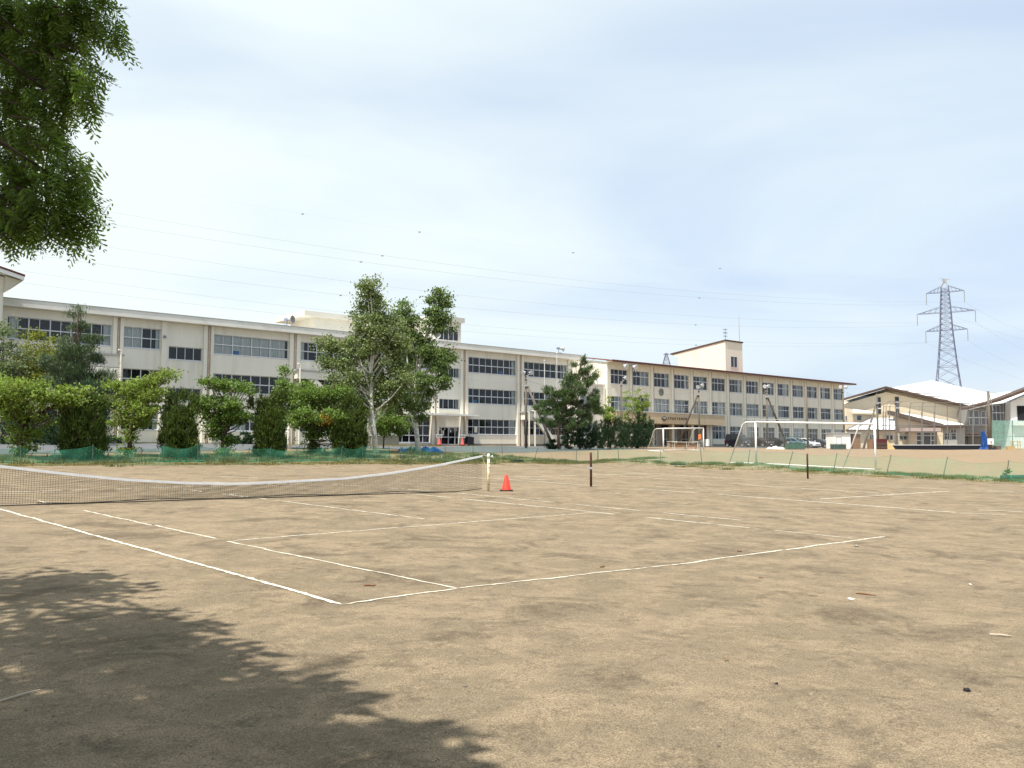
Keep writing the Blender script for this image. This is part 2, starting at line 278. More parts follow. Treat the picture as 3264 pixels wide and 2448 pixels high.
# ---------------------------------------------------------------- ground
def ground_material():
    m = bpy.data.materials.new('packed_dirt'); m.use_nodes = True; t = m.node_tree; b = t.nodes['Principled BSDF']; l = t.links.new
    b.inputs['Roughness'].default_value = .95; b.inputs['Specular IOR Level'].default_value = .1
    g = t.nodes.new('ShaderNodeNewGeometry')
    def noise(sc_, det=6, ro=.6, dist=0):
        n = t.nodes.new('ShaderNodeTexNoise'); n.inputs['Scale'].default_value = sc_; n.inputs['Detail'].default_value = det; n.inputs['Roughness'].default_value = ro; n.inputs['Distortion'].default_value = dist
        l(g.outputs['Position'], n.inputs['Vector']); return n.outputs[0]
    def rng_(x, a, b_, c=0., d=1., sm=True):
        r = t.nodes.new('ShaderNodeMapRange')
        if sm: r.interpolation_type = 'SMOOTHSTEP'
        for i, v in enumerate((a, b_, c, d)): r.inputs[1+i].default_value = v
        l(x, r.inputs[0]); return r.outputs[0]
    def mix(f, a, c, mode='MIX'):
        x = t.nodes.new('ShaderNodeMix'); x.data_type = 'RGBA'; x.blend_type = mode
        if isinstance(f, float): x.inputs[0].default_value = f
        else: l(f, x.inputs[0])
        for s_, i in ((a, 6), (c, 7)):
            if isinstance(s_, tuple): x.inputs[i].default_value = (*s_, 1)
            else: l(s_, x.inputs[i])
        return x.outputs[2]
    def dot(v):
        d = t.nodes.new('ShaderNodeVectorMath'); d.operation = 'DOT_PRODUCT'; d.inputs[1].default_value = v; l(g.outputs['Position'], d.inputs[0]); return d.outputs['Value']
    base = mix(rng_(noise(.22, 5), .35, .65), (0.193, 0.155, 0.104), (0.227, 0.180, 0.123))
    base = mix(rng_(noise(1.6, 6, .65, .4), .42, .62, 0., .75), base, (0.289, 0.228, 0.151))            # dry, lighter sand
    base = mix(rng_(noise(1.0, 7, .70, .6), .50, .66, 0., .85), base, (0.115, 0.091, 0.062))             # damp, darker soil
    base = mix(rng_(noise(3.3, 6, .72, .3), .53, .70, 0., .65), base, (0.099, 0.077, 0.055))
    base = mix(rng_(noise(7.5, 6, .78, .5), .50, .66, 0., .55), base, (0.133, 0.104, 0.071))
    base = mix(rng_(noise(13, 5, .75, .4), .54, .68, 0., .55), base, (0.312, 0.248, 0.165))
    base = mix(rng_(noise(38, 4, .8), .55, .70, 0., .6), base, (0.098, 0.077, 0.055))
    yard = mix(rng_(noise(.12, 5, .6, .5), .38, .62), (0.248, 0.190, 0.125), (0.268, 0.197, 0.130))
    yard = mix(rng_(noise(.5, 6, .6), .5, .7, 0., .5), yard, (0.224, 0.175, 0.116))
    k1 = rng_(dot((-.653, .757, 0)), 43.0, 45.5); k2 = rng_(dot((.799, .602, 0)), 43.2, 45.5)
    mxm = t.nodes.new('ShaderNodeMath'); mxm.operation = 'MAXIMUM'; l(k1, mxm.inputs[0]); l(k2, mxm.inputs[1])
    base = mix(mxm.outputs[0], base, yard)
    grain = noise(95, 3, .75); base = mix(rng_(grain, .36, .64, 0., .8), mix(1.0, base, (1.34, 1.33, 1.3), 'MULTIPLY'), mix(1.0, base, (.45, .44, .43), 'MULTIPLY'))
    l(base, b.inputs['Base Color'])
    h = t.nodes.new('ShaderNodeMath'); h.operation = 'MULTIPLY_ADD'; l(noise(22, 6, .7), h.inputs[0]); h.inputs[1].default_value = .5; l(grain, h.inputs[2])
    bu = t.nodes.new('ShaderNodeBump'); bu.inputs['Strength'].default_value = .8; bu.inputs['Distance'].default_value = .012; l(h.outputs[0], bu.inputs['Height'])
    b2 = t.nodes.new('ShaderNodeBump'); b2.inputs['Strength'].default_value = .5; b2.inputs['Distance'].default_value = .09; l(noise(2.2, 4), b2.inputs['Height']); l(bu.outputs[0], b2.inputs['Normal']); l(b2.outputs[0], b.inputs['Normal'])
    return m
def grid_coords(lo, hi, step, far):
    a = np.arange(lo, hi+step/2, step); o = [6, 14, 26, 45, 75, 130, 260, 600, 1400]
    return np.r_[[lo-v for v in reversed(o)], a, [hi+v for v in o if v <= far]]
gx = grid_coords(-48, 96, 1.0, 9999); gy = grid_coords(-10, 170, 1.0, 9999)
GX, GY = np.meshgrid(gx, gy); GZ = G(GX, GY); V = np.c_[GX.ravel(), GY.ravel(), GZ.ravel()]
nx = len(gx); ii, jj = np.meshgrid(np.arange(nx-1), np.arange(len(gy)-1)); a = (jj*nx+ii).ravel()
gr = mesh_arr('ground', V, np.c_[a, a+1, a+nx+1, a+nx], ground_material()); gr.data.polygons.foreach_set('use_smooth', [True]*len(gr.data.polygons)); setting(gr)

def sheet(name, pts, m, lift, step=1.2, edge=.25, seed=1):     # draped sheet filling a polygon strip given as left/right edge polylines
    r = np.random.default_rng(seed); A, B = pts; A = np.array(A, float); B = np.array(B, float)
    def resample(P, n):
        d = np.r_[0, np.cumsum(np.linalg.norm(np.diff(P, axis=0), axis=1))]; t = np.linspace(0, d[-1], n)
        return np.c_[np.interp(t, d, P[:, 0]), np.interp(t, d, P[:, 1])]
    n = max(4, int(np.linalg.norm(A[-1]-A[0])/step)); A = resample(A, n); B = resample(B, n)
    k = max(2, int(np.linalg.norm(B[0]-A[0])/step)+2)
    def wob():
        x = r.normal(size=n); return np.convolve(x, np.ones(3)/3, 'same')[:, None]*edge
    dn = (B-A)/np.linalg.norm(B-A, axis=1)[:, None]; A = A+dn*wob(); B = B+dn*wob()
    W = np.linspace(0, 1, k)[None, :, None]; P = A[:, None]*(1-W)+B[:, None]*W; P = P.reshape(-1, 2)
    V = np.c_[P, G(P[:, 0], P[:, 1])+lift]; i, j = np.meshgrid(np.arange(k-1), np.arange(n-1)); q = (j*k+i).ravel()
    o = mesh_arr(name, V, np.c_[q, q+1, q+k+1, q+k], m); return o
def tn(t, n): return DU*t+NU*n
setting(sheet('asphalt_path', ([tn(-20, 48.5), tn(8, 48.6), tn(22, 50.5), tn(40, 54), tn(64, 59.5), tn(76, 61)], [tn(-20, 71.5), tn(10, 72), tn(40, 73), tn(60, 75.5), tn(70, 76), tn(76, 76)]), M['asphalt'], .02, 1.0, .18))
setting(sheet('parking_lot', ([tn(97, 64), tn(140, 64)], [tn(97, 75), tn(140, 75)]), M['asphalt'], .02, 1.0, .2, 2))
gm = mat('grass_ground', (.115, .125, .052), .95, var=.35, vscale=2.5, bump=.8, bscale=50, stain=(.20, .16, .085), sscale=.9, salpha=.85)
gmd = mat('worn_grass_ground', (.185, .165, .095), .95, var=.35, vscale=2.5, bump=.8, bscale=50, stain=(.21, .165, .10), sscale=.7, salpha=.9)
setting(sheet('grass_verge', ([tn(-12, 42.0), tn(8, 42.0), tn(30, 41.9), tn(45, 42.0)], [tn(-12, 47.3), tn(8, 47.4), tn(20, 48.5), tn(33, 50), tn(45, 50)]), gm, .012, .7, .22, 3))
c0 = np.array([6.53, 63.75]); RD = np.array([.602, -.799])
setting(sheet('grass_verge', ([c0-DU*20+NU*-1.1, c0+RD*2+MU*-1.3, c0+RD*32+MU*-1.1, c0+RD*52+MU*-1.1], [c0-DU*20+NU*1.4, c0+RD*1+MU*1.2, c0+RD*32+MU*1.0, c0+RD*52+MU*1.2]), gmd, .012, .5, .2, 4))
setting(sheet('planting_bed', ([tn(10, 73.2), tn(30, 73.4), tn(54, 75)], [tn(10, 78.4), tn(30, 78.4), tn(54, 78.4)]), gmd, .03, .8, .2, 5))

# grass tufts along the fences (uncountable)
def blades(n, place, h=(.06, .2), w=.012, seed=0, lean=.5):
    r = np.random.default_rng(seed); P = place(r, n); n = len(P); z = G(P[:, 0], P[:, 1]); H = r.uniform(*h, n); an = r.uniform(0, 2*np.pi, n); ln = r.uniform(0, lean, n)*H; a2 = r.uniform(0, 2*np.pi, n)
    c = np.c_[P, z-.01]; d = np.c_[np.cos(an), np.sin(an), 0*an]*w*r.uniform(.6, 1.6, n)[:, None]
    tip = c+np.c_[np.cos(a2)*ln, np.sin(a2)*ln, H]; V = np.stack([c-d, c+d, tip], 1).reshape(-1, 3); return V, np.arange(3*n).reshape(-1, 3)
def clumpy(base, along, length, across, spread, nc):
    def f(r, n):
        t = r.uniform(0, length, nc); s = r.normal(0, spread, nc); wgt = r.gamma(.7, 1, nc); wgt /= wgt.sum(); k = r.choice(nc, n, p=wgt)
        return base+along*(t[k]+r.normal(0, .25, n))[:, None]+across*(s[k]+r.normal(0, .14, n))[:, None]
    return f
def stuff(name, VF, m, label):
    o = mesh_arr(name, VF[0], VF[1], m); tag(o, label, name.split('_')[-1]); o['kind'] = 'stuff'; return o
V1, F1 = blades(30000, clumpy(tn(-8, 44.0), DU, 52, NU, 1.1, 420), (.05, .24), .02, 1)
V2, F2 = blades(13000, clumpy(tn(28, 43.0), DU, 24, NU, .5, 160), (.04, .17), .02, 2)
V3, F3 = blades(26000, clumpy(c0, RD, 46, MU, .55, 330), (.03, .17), .018, 3)
stuff('grass', (np.vstack([V1, V2, V3]), np.vstack([F1, F2+len(V1), F3+len(V1)+len(V2)])), M['grass'], 'green grass growing along the foot of the net fences')
V1, F1 = blades(14000, clumpy(tn(-8, 42.2), DU, 50, NU, .22, 260), (.03, .13), .02, 4)
V2, F2 = blades(9000, clumpy(c0-MU*1.0, RD, 46, MU, .2, 200), (.02, .09), .018, 5)
V3, F3 = blades(6000, clumpy(tn(8, 74), DU, 46, NU, .6, 120), (.05, .2), .02, 6)
stuff('dry_grass', (np.vstack([V1, V2, V3]), np.vstack([F1, F2+len(V1), F3+len(V1)+len(V2)])), M['grassdry'], 'straw coloured dry grass edging the dirt court')
# fine gravel on the dirt near the camera
def gravel():
    r = np.random.default_rng(11); n = 9000; y = 2.6+r.gamma(2.0, 3.2, n); x = (r.uniform(-.68, .68, n))*y
    s = r.gamma(2.2, .0012, n)+.0012; c = np.c_[x, y, G(x, y)+s*.3]
    o = np.array([[1, 0, 0], [-.5, .87, 0], [-.5, -.87, 0], [.1, 0, .8]]); an = r.uniform(0, 6.28, n); ca, sa = np.cos(an), np.sin(an)
    P = np.stack([o[None, :, 0]*ca[:, None]-o[None, :, 1]*sa[:, None], o[None, :, 0]*sa[:, None]+o[None, :, 1]*ca[:, None], np.repeat(o[None, :, 2], n, 0)], -1)*s[:, None, None]*r.uniform(.6, 1.4, (n, 1, 3))+c[:, None]
    f = np.array([[0, 1, 3], [1, 2, 3], [2, 0, 3]]); return P.reshape(-1, 3), (f[None]+4*np.arange(n)[:, None, None]).reshape(-1, 3)
stuff('gravel', gravel(), mat('grit', (.17, .14, .10), .9, isl=.5), 'fine grit scattered over the packed dirt court')

# ---------------------------------------------------------------- tennis court lines
YAW = .7318; CU, CV = -4.185, -6.94
UA = np.array([math.cos(YAW), math.sin(YAW)]); VA = np.array([-math.sin(YAW), math.cos(YAW)])
def cw(u, v): p = UA*(u-CU)+VA*(v-CV); return p
def line(mb, a, b, wd=.05, keep=1.0, piece=.6, seed=0, lift=.006):
    r = np.random.default_rng(seed); a = np.array(a, float); b = np.array(b, float); Ln = np.linalg.norm(b-a); d = (b-a)/Ln; nrm = np.array([-d[1], d[0]])
    t = 0; wob = 0
    while t < Ln:
        seg = min(Ln-t, r.uniform(.3, 1.9)*piece) if keep < 1 else Ln
        if r.random() < keep or keep >= 1:
            k = max(2, int(seg/.07)); ts = np.linspace(t, t+seg, k+1); w2 = wd/2*(1+.28*r.normal(size=(2, k+1))); w2 = np.clip(w2, wd*.12, wd*.8)
            if keep < 1: w2[:, 0] *= .3; w2[:, -1] *= .3
            wv = np.convolve(r.normal(0, .012, k+9), np.ones(9)/3, 'valid')
            P1 = a+d*ts[:, None]+nrm*(w2[0]+wv)[:, None]; P2 = a+d*ts[:, None]-nrm*(w2[1]-wv)[:, None]
            z1 = G(P1[:, 0], P1[:, 1])+lift; z2 = G(P2[:, 0], P2[:, 1])+lift; base = len(mb.v)
            for i in range(k+1): mb.v += [(P1[i, 0], P1[i, 1], z1[i]), (P2[i, 0], P2[i, 1], z2[i])]
            mb.f += [(base+2*i, base+2*i+1, base+2*i+3, base+2*i+2) for i in range(k)]
        t += seg*(1 if keep >= 1 else 1.0)
def gp(px, py): return at(px, py)[:2]
lb = MB()
line(lb, gp(1092, 1928), gp(-40, 1612), .050, .985, 6, seed=1)                       # near doubles sideline
line(lb, gp(1092, 1928), gp(1453, 1877), .032, .93, 2, seed=2); line(lb, gp(1453, 1877), gp(2140, 1802), .030, .93, 1.6, seed=3); line(lb, gp(2140, 1802), gp(2821, 1711), .042, .93, 1.5, seed=4)   # baseline
line(lb, gp(1453, 1877), gp(723, 1726), .032, .93, 1.6, seed=5); line(lb, gp(690, 1718), gp(262, 1627), .038, .96, 2, seed=6)                  # singles sideline
line(lb, gp(740, 1724), gp(1903, 1633), .038, .95, .5, seed=7)                   # service line
line(lb, gp(1446, 1667), gp(900, 1598), .042, .9, 1.0, seed=8)
line(lb, gp(1340, 1577), gp(2420, 1686), .055, .8, .8, seed=9); line(lb, gp(1450, 1571), gp(2560, 1678), .05, .5, .7, seed=10); line(lb, gp(2420, 1686), gp(2720, 1717), .04, .4, .6, seed=11)
line(lb, gp(900, 1598), gp(530, 1553), .055, .7, 1, seed=12); line(lb, gp(262, 1627), gp(120, 1596), .035, .6, 1, seed=13)
line(lb, gp(0, 1570), gp(1000, 1540), .06, .8, 1.3, seed=14); line(lb, gp(560, 1530), gp(1340, 1577), .05, .4, .9, seed=15); line(lb, gp(0, 1533), gp(420, 1526), .035, .35, .8, seed=16)
line(lb, gp(700, 1518), gp(1200, 1545), .055, .55, .8, seed=17); line(lb, gp(1000, 1540), gp(1460, 1570), .06, .62, .9, seed=18)
setting(lb.build('court_lines', M['line']))
lb = MB()
line(lb, gp(1400, 1513), gp(1560, 1527), 0.065, .9, 1.2, seed=21); line(lb, gp(1570, 1525), gp(2287, 1576), 0.065, .82, 1.8, seed=22); line(lb, gp(2287, 1576), gp(3050, 1634), 0.090, .98, 3, seed=23); line(lb, gp(3060, 1635), gp(3300, 1645), 0.058, .6, .7, seed=24)
line(lb, gp(1637, 1521), gp(2062, 1510), 0.072, .95, 2, seed=25); line(lb, gp(1440, 1503), gp(1835, 1495), 0.065, .7, 1, seed=26)
line(lb, gp(2612, 1591), gp(3025, 1566), 0.072, .95, 2, seed=27)
line(lb, gp(1570, 1520), gp(2330, 1565), 0.058, .42, .9, seed=28); line(lb, gp(1880, 1510), gp(2620, 1560), 0.065, .62, 1.3, seed=29); line(lb, gp(2390, 1547), gp(2800, 1572), 0.080, .7, 1.5, seed=30)
line(lb, gp(1830, 1497), gp(2330, 1525), 0.058, .5, 1, seed=31); line(lb, gp(2130, 1513), gp(2600, 1537), 0.065, .6, 1, seed=32); line(lb, gp(2400, 1528), gp(3020, 1560), 0.065, .62, 1, seed=33); line(lb, gp(2600, 1538), gp(3264, 1572), 0.058, .45, 1, seed=34); line(lb, gp(3120, 1626), gp(3264, 1632), 0.072, .9, 1.5, seed=35)
line(lb, gp(2650, 1594), gp(2960, 1614), .02, .3, .8, seed=36); line(lb, gp(3150, 1564), gp(3230, 1567), 0.087, 1, seed=37)
setting(lb.build('court_lines', M['line']))

# ---------------------------------------------------------------- small litter on the court
def stick(px0, py0, px1, py1, r, label, m=M['wood']):
    a, b = at(px0, py0), at(px1, py1); mid = (a+b)/2+np.array([0, 0, .012]); a[2] += .008; b[2] += .01
    q = a*.5+mid*.5+rng.normal(0, .012, 3)*[1, 1, 0]; q2 = b*.5+mid*.5+rng.normal(0, .012, 3)*[1, 1, 0]
    o = MB().tube([a, q, mid, q2, b], [r, r*.9, r, r*.8, r*.5], 6).build('twig', m, o=(mid[0], mid[1], mid[2]-.01)); tag(o, label, 'twig', 'twigs lying on the dirt')
pale = mat('pale_twig', (.42, .36, .28), .85)
stick(0, 2239, 128, 2204, .007, 'pale curved twig in the tree shade at the lower left', pale)
stick(2728, 1893, 2792, 1900, .011, 'dark twig beside the white leaf scrap on the open dirt'); stick(3155, 2025, 3222, 2031, .011, 'pale twig at the right edge of the dirt', pale)
stick(1162, 1867, 1198, 1868, .013, 'short brown twig inside the near court corner'); stick(1912, 1809, 1928, 1808, .013, 'tiny twig lying near the middle of the baseline'); stick(2420, 1842, 2436, 1845, .008, 'thin twig on the dirt just outside the right end of the baseline')
def clod(px, py, r, label, m, name='stone', cat='stone', fl=.7):
    p = at(px, py); bm = MB(); prof = [(r*.6, 0), (r, r*.3*fl), (r*.85, r*.75*fl), (r*.35, r*1.05*fl)]; bm.rev(prof, 9, p)
    v = np.array(bm.v); v[:, :] += rng.normal(0, r*.14, v.shape); bm.v = [tuple(a) for a in v]; o = bm.build(name, m, o=p, smooth=True); tag(o, label, cat)
clod(2357, 1758, .035, 'small rust brown clod on the near baseline', M['wood'], 'clod', 'clod'); clod(2731, 1742, .035, 'small dark clod just outside the right baseline end', M['plinth'], 'clod', 'clod'); clod(3082, 2203, .024, 'dark stone on bare dirt at the lower right', M['dark']); clod(2475, 2180, .012, 'tiny dark pebble on the dirt', M['dark']); clod(1804, 1842, .02, 'dark pebble touching the near baseline', M['plinth'])
def scrap(px, py, r, label, m, name, cat):
    p = at(px, py); bm = MB(); k = 9; c = (p[0], p[1], p[2]+.02)
    ring = [(p[0]+math.cos(a_)*r*(.5+.7*(i % 2)), p[1]+math.sin(a_)*r*(.5+.7*(i % 2)), p[2]+.006+.02*random.random()) for i, a_ in enumerate(np.linspace(0, 6.28, k)[:-1])]
    for i in range(len(ring)): bm.q(ring[i], ring[(i+1) % len(ring)], c)
    tag(bm.build(name, m, o=p), label, cat)
scrap(2711, 1912, .042, 'white torn scrap lying on the dirt beside a twig', M['white'], 'paper_scrap', 'scrap'); scrap(3090, 1865, .026, 'small pale crumpled leaf on the right side of the dirt', M['bagw'], 'fallen_leaf', 'leaf'); scrap(2315, 2107, .025, 'small brown dry leaf on the open dirt', M['wood'], 'fallen_leaf', 'leaf')

# ---------------------------------------------------------------- tennis net, posts, cone
pA = at(1557, 1565)
def net_plane(px, py):
    d = ray(px, py); nrm = VA; t = (pA[:2] @ nrm)/(d[:2] @ nrm); return d*t+np.array([0, 0, EYE])
top_px = [(-260, 1448), (-120, 1466), (0, 1481.5), (199, 1505), (398, 1525), (597, 1536), (746, 1538.5), (895, 1533), (1100, 1522), (1249, 1505), (1398, 1480), (1537, 1451)]
bot_px = [(-260, 1652), (-120, 1643), (0, 1636), (249, 1625), (497, 1613), (746, 1599), (1100, 1583), (1298, 1574), (1448, 1568), (1540, 1557)]
tp = np.array([net_plane(*p) for p in top_px]); bp = np.array([net_plane(*p) for p in bot_px])
tu = tp[:, :2] @ UA; bu_ = bp[:, :2] @ UA
def ztop(u): return np.interp(u, tu, tp[:, 2])
def zbot(u): return np.maximum(np.interp(u, bu_, bp[:, 2]), gnet(u)+.015)
vb = pA[:2] @ VA
def xy(u, off=0): return UA*np.atleast_1d(u)[:, None]+VA*(vb+off)
def gnet(u): p = xy(u); return G(p[:, 0], p[:, 1])
u0, u1 = tu[0]+.05, tu[-1]
net = thing('tennis_net', 'sagging dark tennis net with white top tape across the near court', 'tennis net', (*xy((u0+u1)/2)[0], float(gnet((u0+u1)/2)[0])))
no = net.location; cord = MB(); us = np.arange(u0, u1, .05); K = 18; wv = .04*np.sin(us*2.1)+.03*np.sin(us*5.3+1)
zt = ztop(us)-.04; zb = zbot(us); th_ = .0026
Wd = np.linspace(0, 1, K+1); GRID = np.zeros((len(us), K+1, 3))
for k in range(K+1):
    p = xy(us)+VA*(wv*np.sin(Wd[k]*2.4)-.05*Wd[k]*np.sin(us*1.3))[:, None]; GRID[:, k, :2] = p
    hgt = zt-zb; full = np.minimum(hgt, .93); GRID[:, k, 2] = zt+(zb-zt)*Wd[k]**1.05+.006*np.sin(us*9+k)
Vn = []; Fn = []
def ribbon(P, off):
    b = sum(len(x) for x in Vn); n = len(P); Vn.append(np.concatenate([P-off, P+off])); i = np.arange(n-1); Fn.append(np.c_[i, i+1, i+1+n, i+n]+b)
for k in range(1, K+1): ribbon(GRID[:, k], np.array([0, 0, th_]))
for i in range(len(us)): ribbon(GRID[i], np.array([*UA, 0])*th_)
mesh_arr('net_mesh', np.vstack(Vn), np.vstack(Fn), M['rope'], net, no)
tpm = MB(); ut = np.linspace(u0, u1, 90)
for off, yy in ((.011, 1), (-.011, 1)): pass
P = xy(ut); Z = ztop(ut)
for i in range(len(ut)-1):
    a_, b_ = (*P[i], Z[i]-.028), (*P[i+1], Z[i+1]-.028); tpm.bar(a_, b_, .02, .052)
tpm.build('top_tape', M['tape'], net, no)
rp = MB(); ub = np.linspace(u0, u1, 140); Pb = xy(ub)+VA*(.03*np.sin(ub*1.7))[:, None]; Zb = zbot(ub); rp.tube(np.c_[Pb, Zb], .011, 6)
Pc = xy(ub[20:125])+VA*(-.03+.02*np.sin(ub[20:125]*3.3))[:, None]; rp.tube(np.c_[Pc, Zb[20:125]+.03+.02*np.sin(ub[20:125]*2)], .009, 6); rp.build('bottom_cord', M['rope'], net, no)
cb = MB(); pe = np.array([*xy(u1)[0], ztop(u1)]); hp = 1.115
cb.tube([pe, (pA[0], pA[1], pA[2]+hp-.06)], .006, 6); cb.tube([pe-[0, 0, .03], pe-[-.1, 0, .34], (pA[0]-.1, pA[1]-.05, pA[2]+.06)], .004, 5); cb.build('head_cable', M['pipew'], net, no)
def net_post(px, py, hgt, m, label, kind, r=.037):
    p = at(px, py); t = thing('net_post', label, 'net post', p, 0, 'tennis net posts'); b = MB()
    if kind == 'peel':
        b.rev([(r, -.05), (r, hgt-.14)], 16); b.build('shaft', m, t, smooth=True); c = MB().rev([(r*1.12, hgt-.14), (r*1.15, hgt-.03), (r*.7, hgt), (.001, hgt+.005)], 16); c.build('cap', M['whitep'], t, smooth=True)
        c = MB().rev([(.028, -.02), (.034, 0), (.028, .02)], 12); 
        for i, v in enumerate(c.v): c.v[i] = (v[2]+.11, v[1], v[0]+hgt-.08)
        c.tube([(.03, 0, hgt-.08), (.11, 0, hgt-.08)], .008, 6); c.tube([(.11, -.03, hgt-.08), (.15, -.05, hgt-.12)], .007, 6); c.build('crank', M['lampw'], t)
        for z_ in (.2, .45, .7, .82): MB().tube([(-r*.4, -r*.9, z_), (r*1.4, -r, z_+.01)], .007, 5).build('hook', M['rustpost'], t)
    else:
        b.rev([(r, -.05), (r, hgt-.05), (r*.8, hgt-.015), (.004, hgt)], 14); b.build('shaft', m, t, smooth=True)
        if kind == 'bracket':
            c = MB().box(-.12, .05, -.05, .05, hgt*.5, hgt*.5+.075).box(-.13, -.09, -.06, .02, hgt*.5-.01, hgt*.5+.09); c.build('ratchet', M['grey'], t, bevel=.006); MB().box(-.045, -.02, -.03, .03, .09, .14).build('hook', M['rustpost'], t)
    return t
net_post(1557, 1566, hp, M['peel'], 'cream painted net post flaking to rust at the net end', 'peel', .038)
net_post(1884, 1551, 1.18, M['rustpost'], 'dark rusty net post with a grey ratchet halfway up', 'bracket', .04)
net_post(2575, 1526, 1.24, M['rustpost'], 'bare dark rusty net post standing alone on the right court', 'plain', .045)
def cone(p, H, m, base_m, label, bw=.2, name='traffic_cone', group=None):
    t = thing(name, label, 'traffic cone', p, 0, group); k = H
    MB().rev([(.31*k, .03), (.29*k, .05), (.09*k, k*.98), (.075*k, k), (.05*k, k)], 24).build('cone_body', m, t, smooth=True)
    b = MB(); b.box(-bw, bw, -bw, bw, 0, .035); o = b.build('base_plate', base_m, t, bevel=.012); return t
t = cone(at(1614, 1565), .49, M['cone'], M['black'], 'bright orange traffic cone with black base beside the net post', .2)

# ---------------------------------------------------------------- net fences
def fence(label, pxs, plane, d, hgts, leans, grp='green net fences round the tennis courts', sag=.14, drop=.97, seed=0, ends=(None, None)):
    r = np.random.default_rng(seed); pts = [plane(px) for px in pxs]; pts = [np.array([p[0], p[1], G(p[0], p[1])]) for p in pts]
    mid = pts[len(pts)//2]; t = thing('net_fence', label, 'net fence', mid, 0, grp); tops = []
    for p, h, ln in zip(pts, hgts, leans):
        tip = p+np.array([abs(d[0])*ln*h*1.5, d[1]*ln*h*.3, h]); tops.append(tip)
        MB().tube([p-[0, 0, .1], tip], [.022, .018], 7).tube([tip, tip+[0, 0, .03]], [.028, .02], 7).build('post', M['greenpost'], t, mid)
    rows = 7; Vs = []; nsub = 10; ks = 0
    for i in range(len(pts)-1):
        sg = sag*r.uniform(.3, 1.6)
        for j in range(nsub+(i == len(pts)-2)):
            f = j/nsub; b = pts[i]*(1-f)+pts[i+1]*f; b[2] = G(b[0], b[1]); tp_ = tops[i]*(1-f)+tops[i+1]*f; tp_ = tp_*1.0; tp_[2] = b[2]+(tp_[2]-b[2])*(drop-sg*4*f*(1-f)*1.0)
            off = np.array([-d[1], d[0]])*(.05*math.sin(3.1*(i+f)+seed)+.04*math.sin(9.7*(i+f)))
            for k in range(rows+1):
                e = k/rows; p = tp_*(1-e)+b*e; p = p+np.array([*(-off*math.sin(e*2.6)), 0]); 
                if k == rows: p[2] = b[2]+.012
                Vs.append(p)
    Vs = np.array(Vs); nc = len(Vs)//(rows+1); i, j = np.meshgrid(np.arange(rows), np.arange(nc-1)); q = (j*(rows+1)+i).ravel()
    mesh_arr('netting', Vs, np.c_[q, q+1, q+rows+2, q+rows+1], M['netr' if seed > 1 else 'netg'], t, mid)
    tl = MB(); T = Vs.reshape(nc, rows+1, 3); tl.tube(T[:, 0], .006 if seed < 2 else .004, 5); 
    for a_ in range(0, nc-8, 5):
        if r.random() < (.55 if seed < 2 else .22): sgm = T[a_:a_+8, rows].copy(); sgm[:, 2] += .03; sgm[:, :2] += r.normal(0, .05, (8, 2)); tl.tube(sgm, r.uniform(.015, .045), 5)
    tl.build('rope_edge', M['netgd'], t, mid); return t
L1 = [-70, 67, 174, 294, 374, 450, 523, 631, 713, 791, 861, 947, 1037, 1088, 1156, 1242]
r_ = np.random.default_rng(5)
fence('green net fence on thin posts in front of the round junipers and cherry trees', L1, lambda px: plane_n(px, 1470, 43.3), DU, [.72, .75, .6, .82, .66, .7, .86, .9, .8, .72, .74, .8, .78, .8, .82, .8], r_.normal(0, .03, 16), seed=1, sag=.16)
L2 = [1276, 1311, 1362, 1418, 1508, 1602, 1700, 1837, 1905]
fence('green net fence between the birch trunk and the tall rusty court post', L2, lambda px: plane_n(px, 1470, 43.3), DU, [.85, .9, .8, .85, .95, .95, .9, 1.0, .9], [0, 0, 0, .02, 0, -.05, .3, .02, 0], seed=2, sag=.06)
L3 = [1907, 1973, 2106, 2238, 2382, 2510, 2655, 2823, 3003, 3203, 3340]
fence('green net fence on leaning posts in front of the large soccer goal', L3, lambda px: plane_m(px, 1490, 43.6), np.array([.602, -.799]), [.9, .95, .85, 1.0, .95, .98, 1.0, 1.02, 1.0, .95, .95], [0, -.08, 0, -.1, .2, .35, .25, .3, .28, .2, .2], seed=3, sag=.13)
def block(px0, px1, py, h, dpt, m, label, name='rubber_block'):
    a, b = at(px0, py), at(px1, py); c = (a+b)/2; Ln = np.linalg.norm(b-a); t = MB(); t.box(-Ln/2, Ln/2, -dpt/2, dpt/2, 0, h); o = t.build(name, m, bevel=.02); o.location = tuple(c); o.rotation_euler = (0, 0, math.atan2(*(b-a)[[1, 0]])); tag(o, label, 'block'); return o
block(1632, 1664, 1474, .16, .3, M['dgreen'], 'dark green block lying in the grass at the corner of the net fence'); block(2140, 2184, 1482, .09, .25, M['dgreen'], 'flat black rubber strip on the grass edge left of the large goal'); block(1772, 1812, 1476, .05, .25, M['dgreen'], 'thin dark green mat on the grass by the dark rusty net post')
pb = at(3190, 1530); b = MB(); t = thing('weight_roll', 'dark green rolled mat lying at the right end of the net fence', 'mat roll', pb)
b.tube([(0, 0, .1), (.9, -.3, .12), (2.2, -1.1, .11)], [.13, .14, .13], 10); b.build('roll', M['dgreen'], t); MB().tube([(.35, -.12, .11), (.42, -.14, .11)], .15, 10).build('strap', M['netgd'], t)

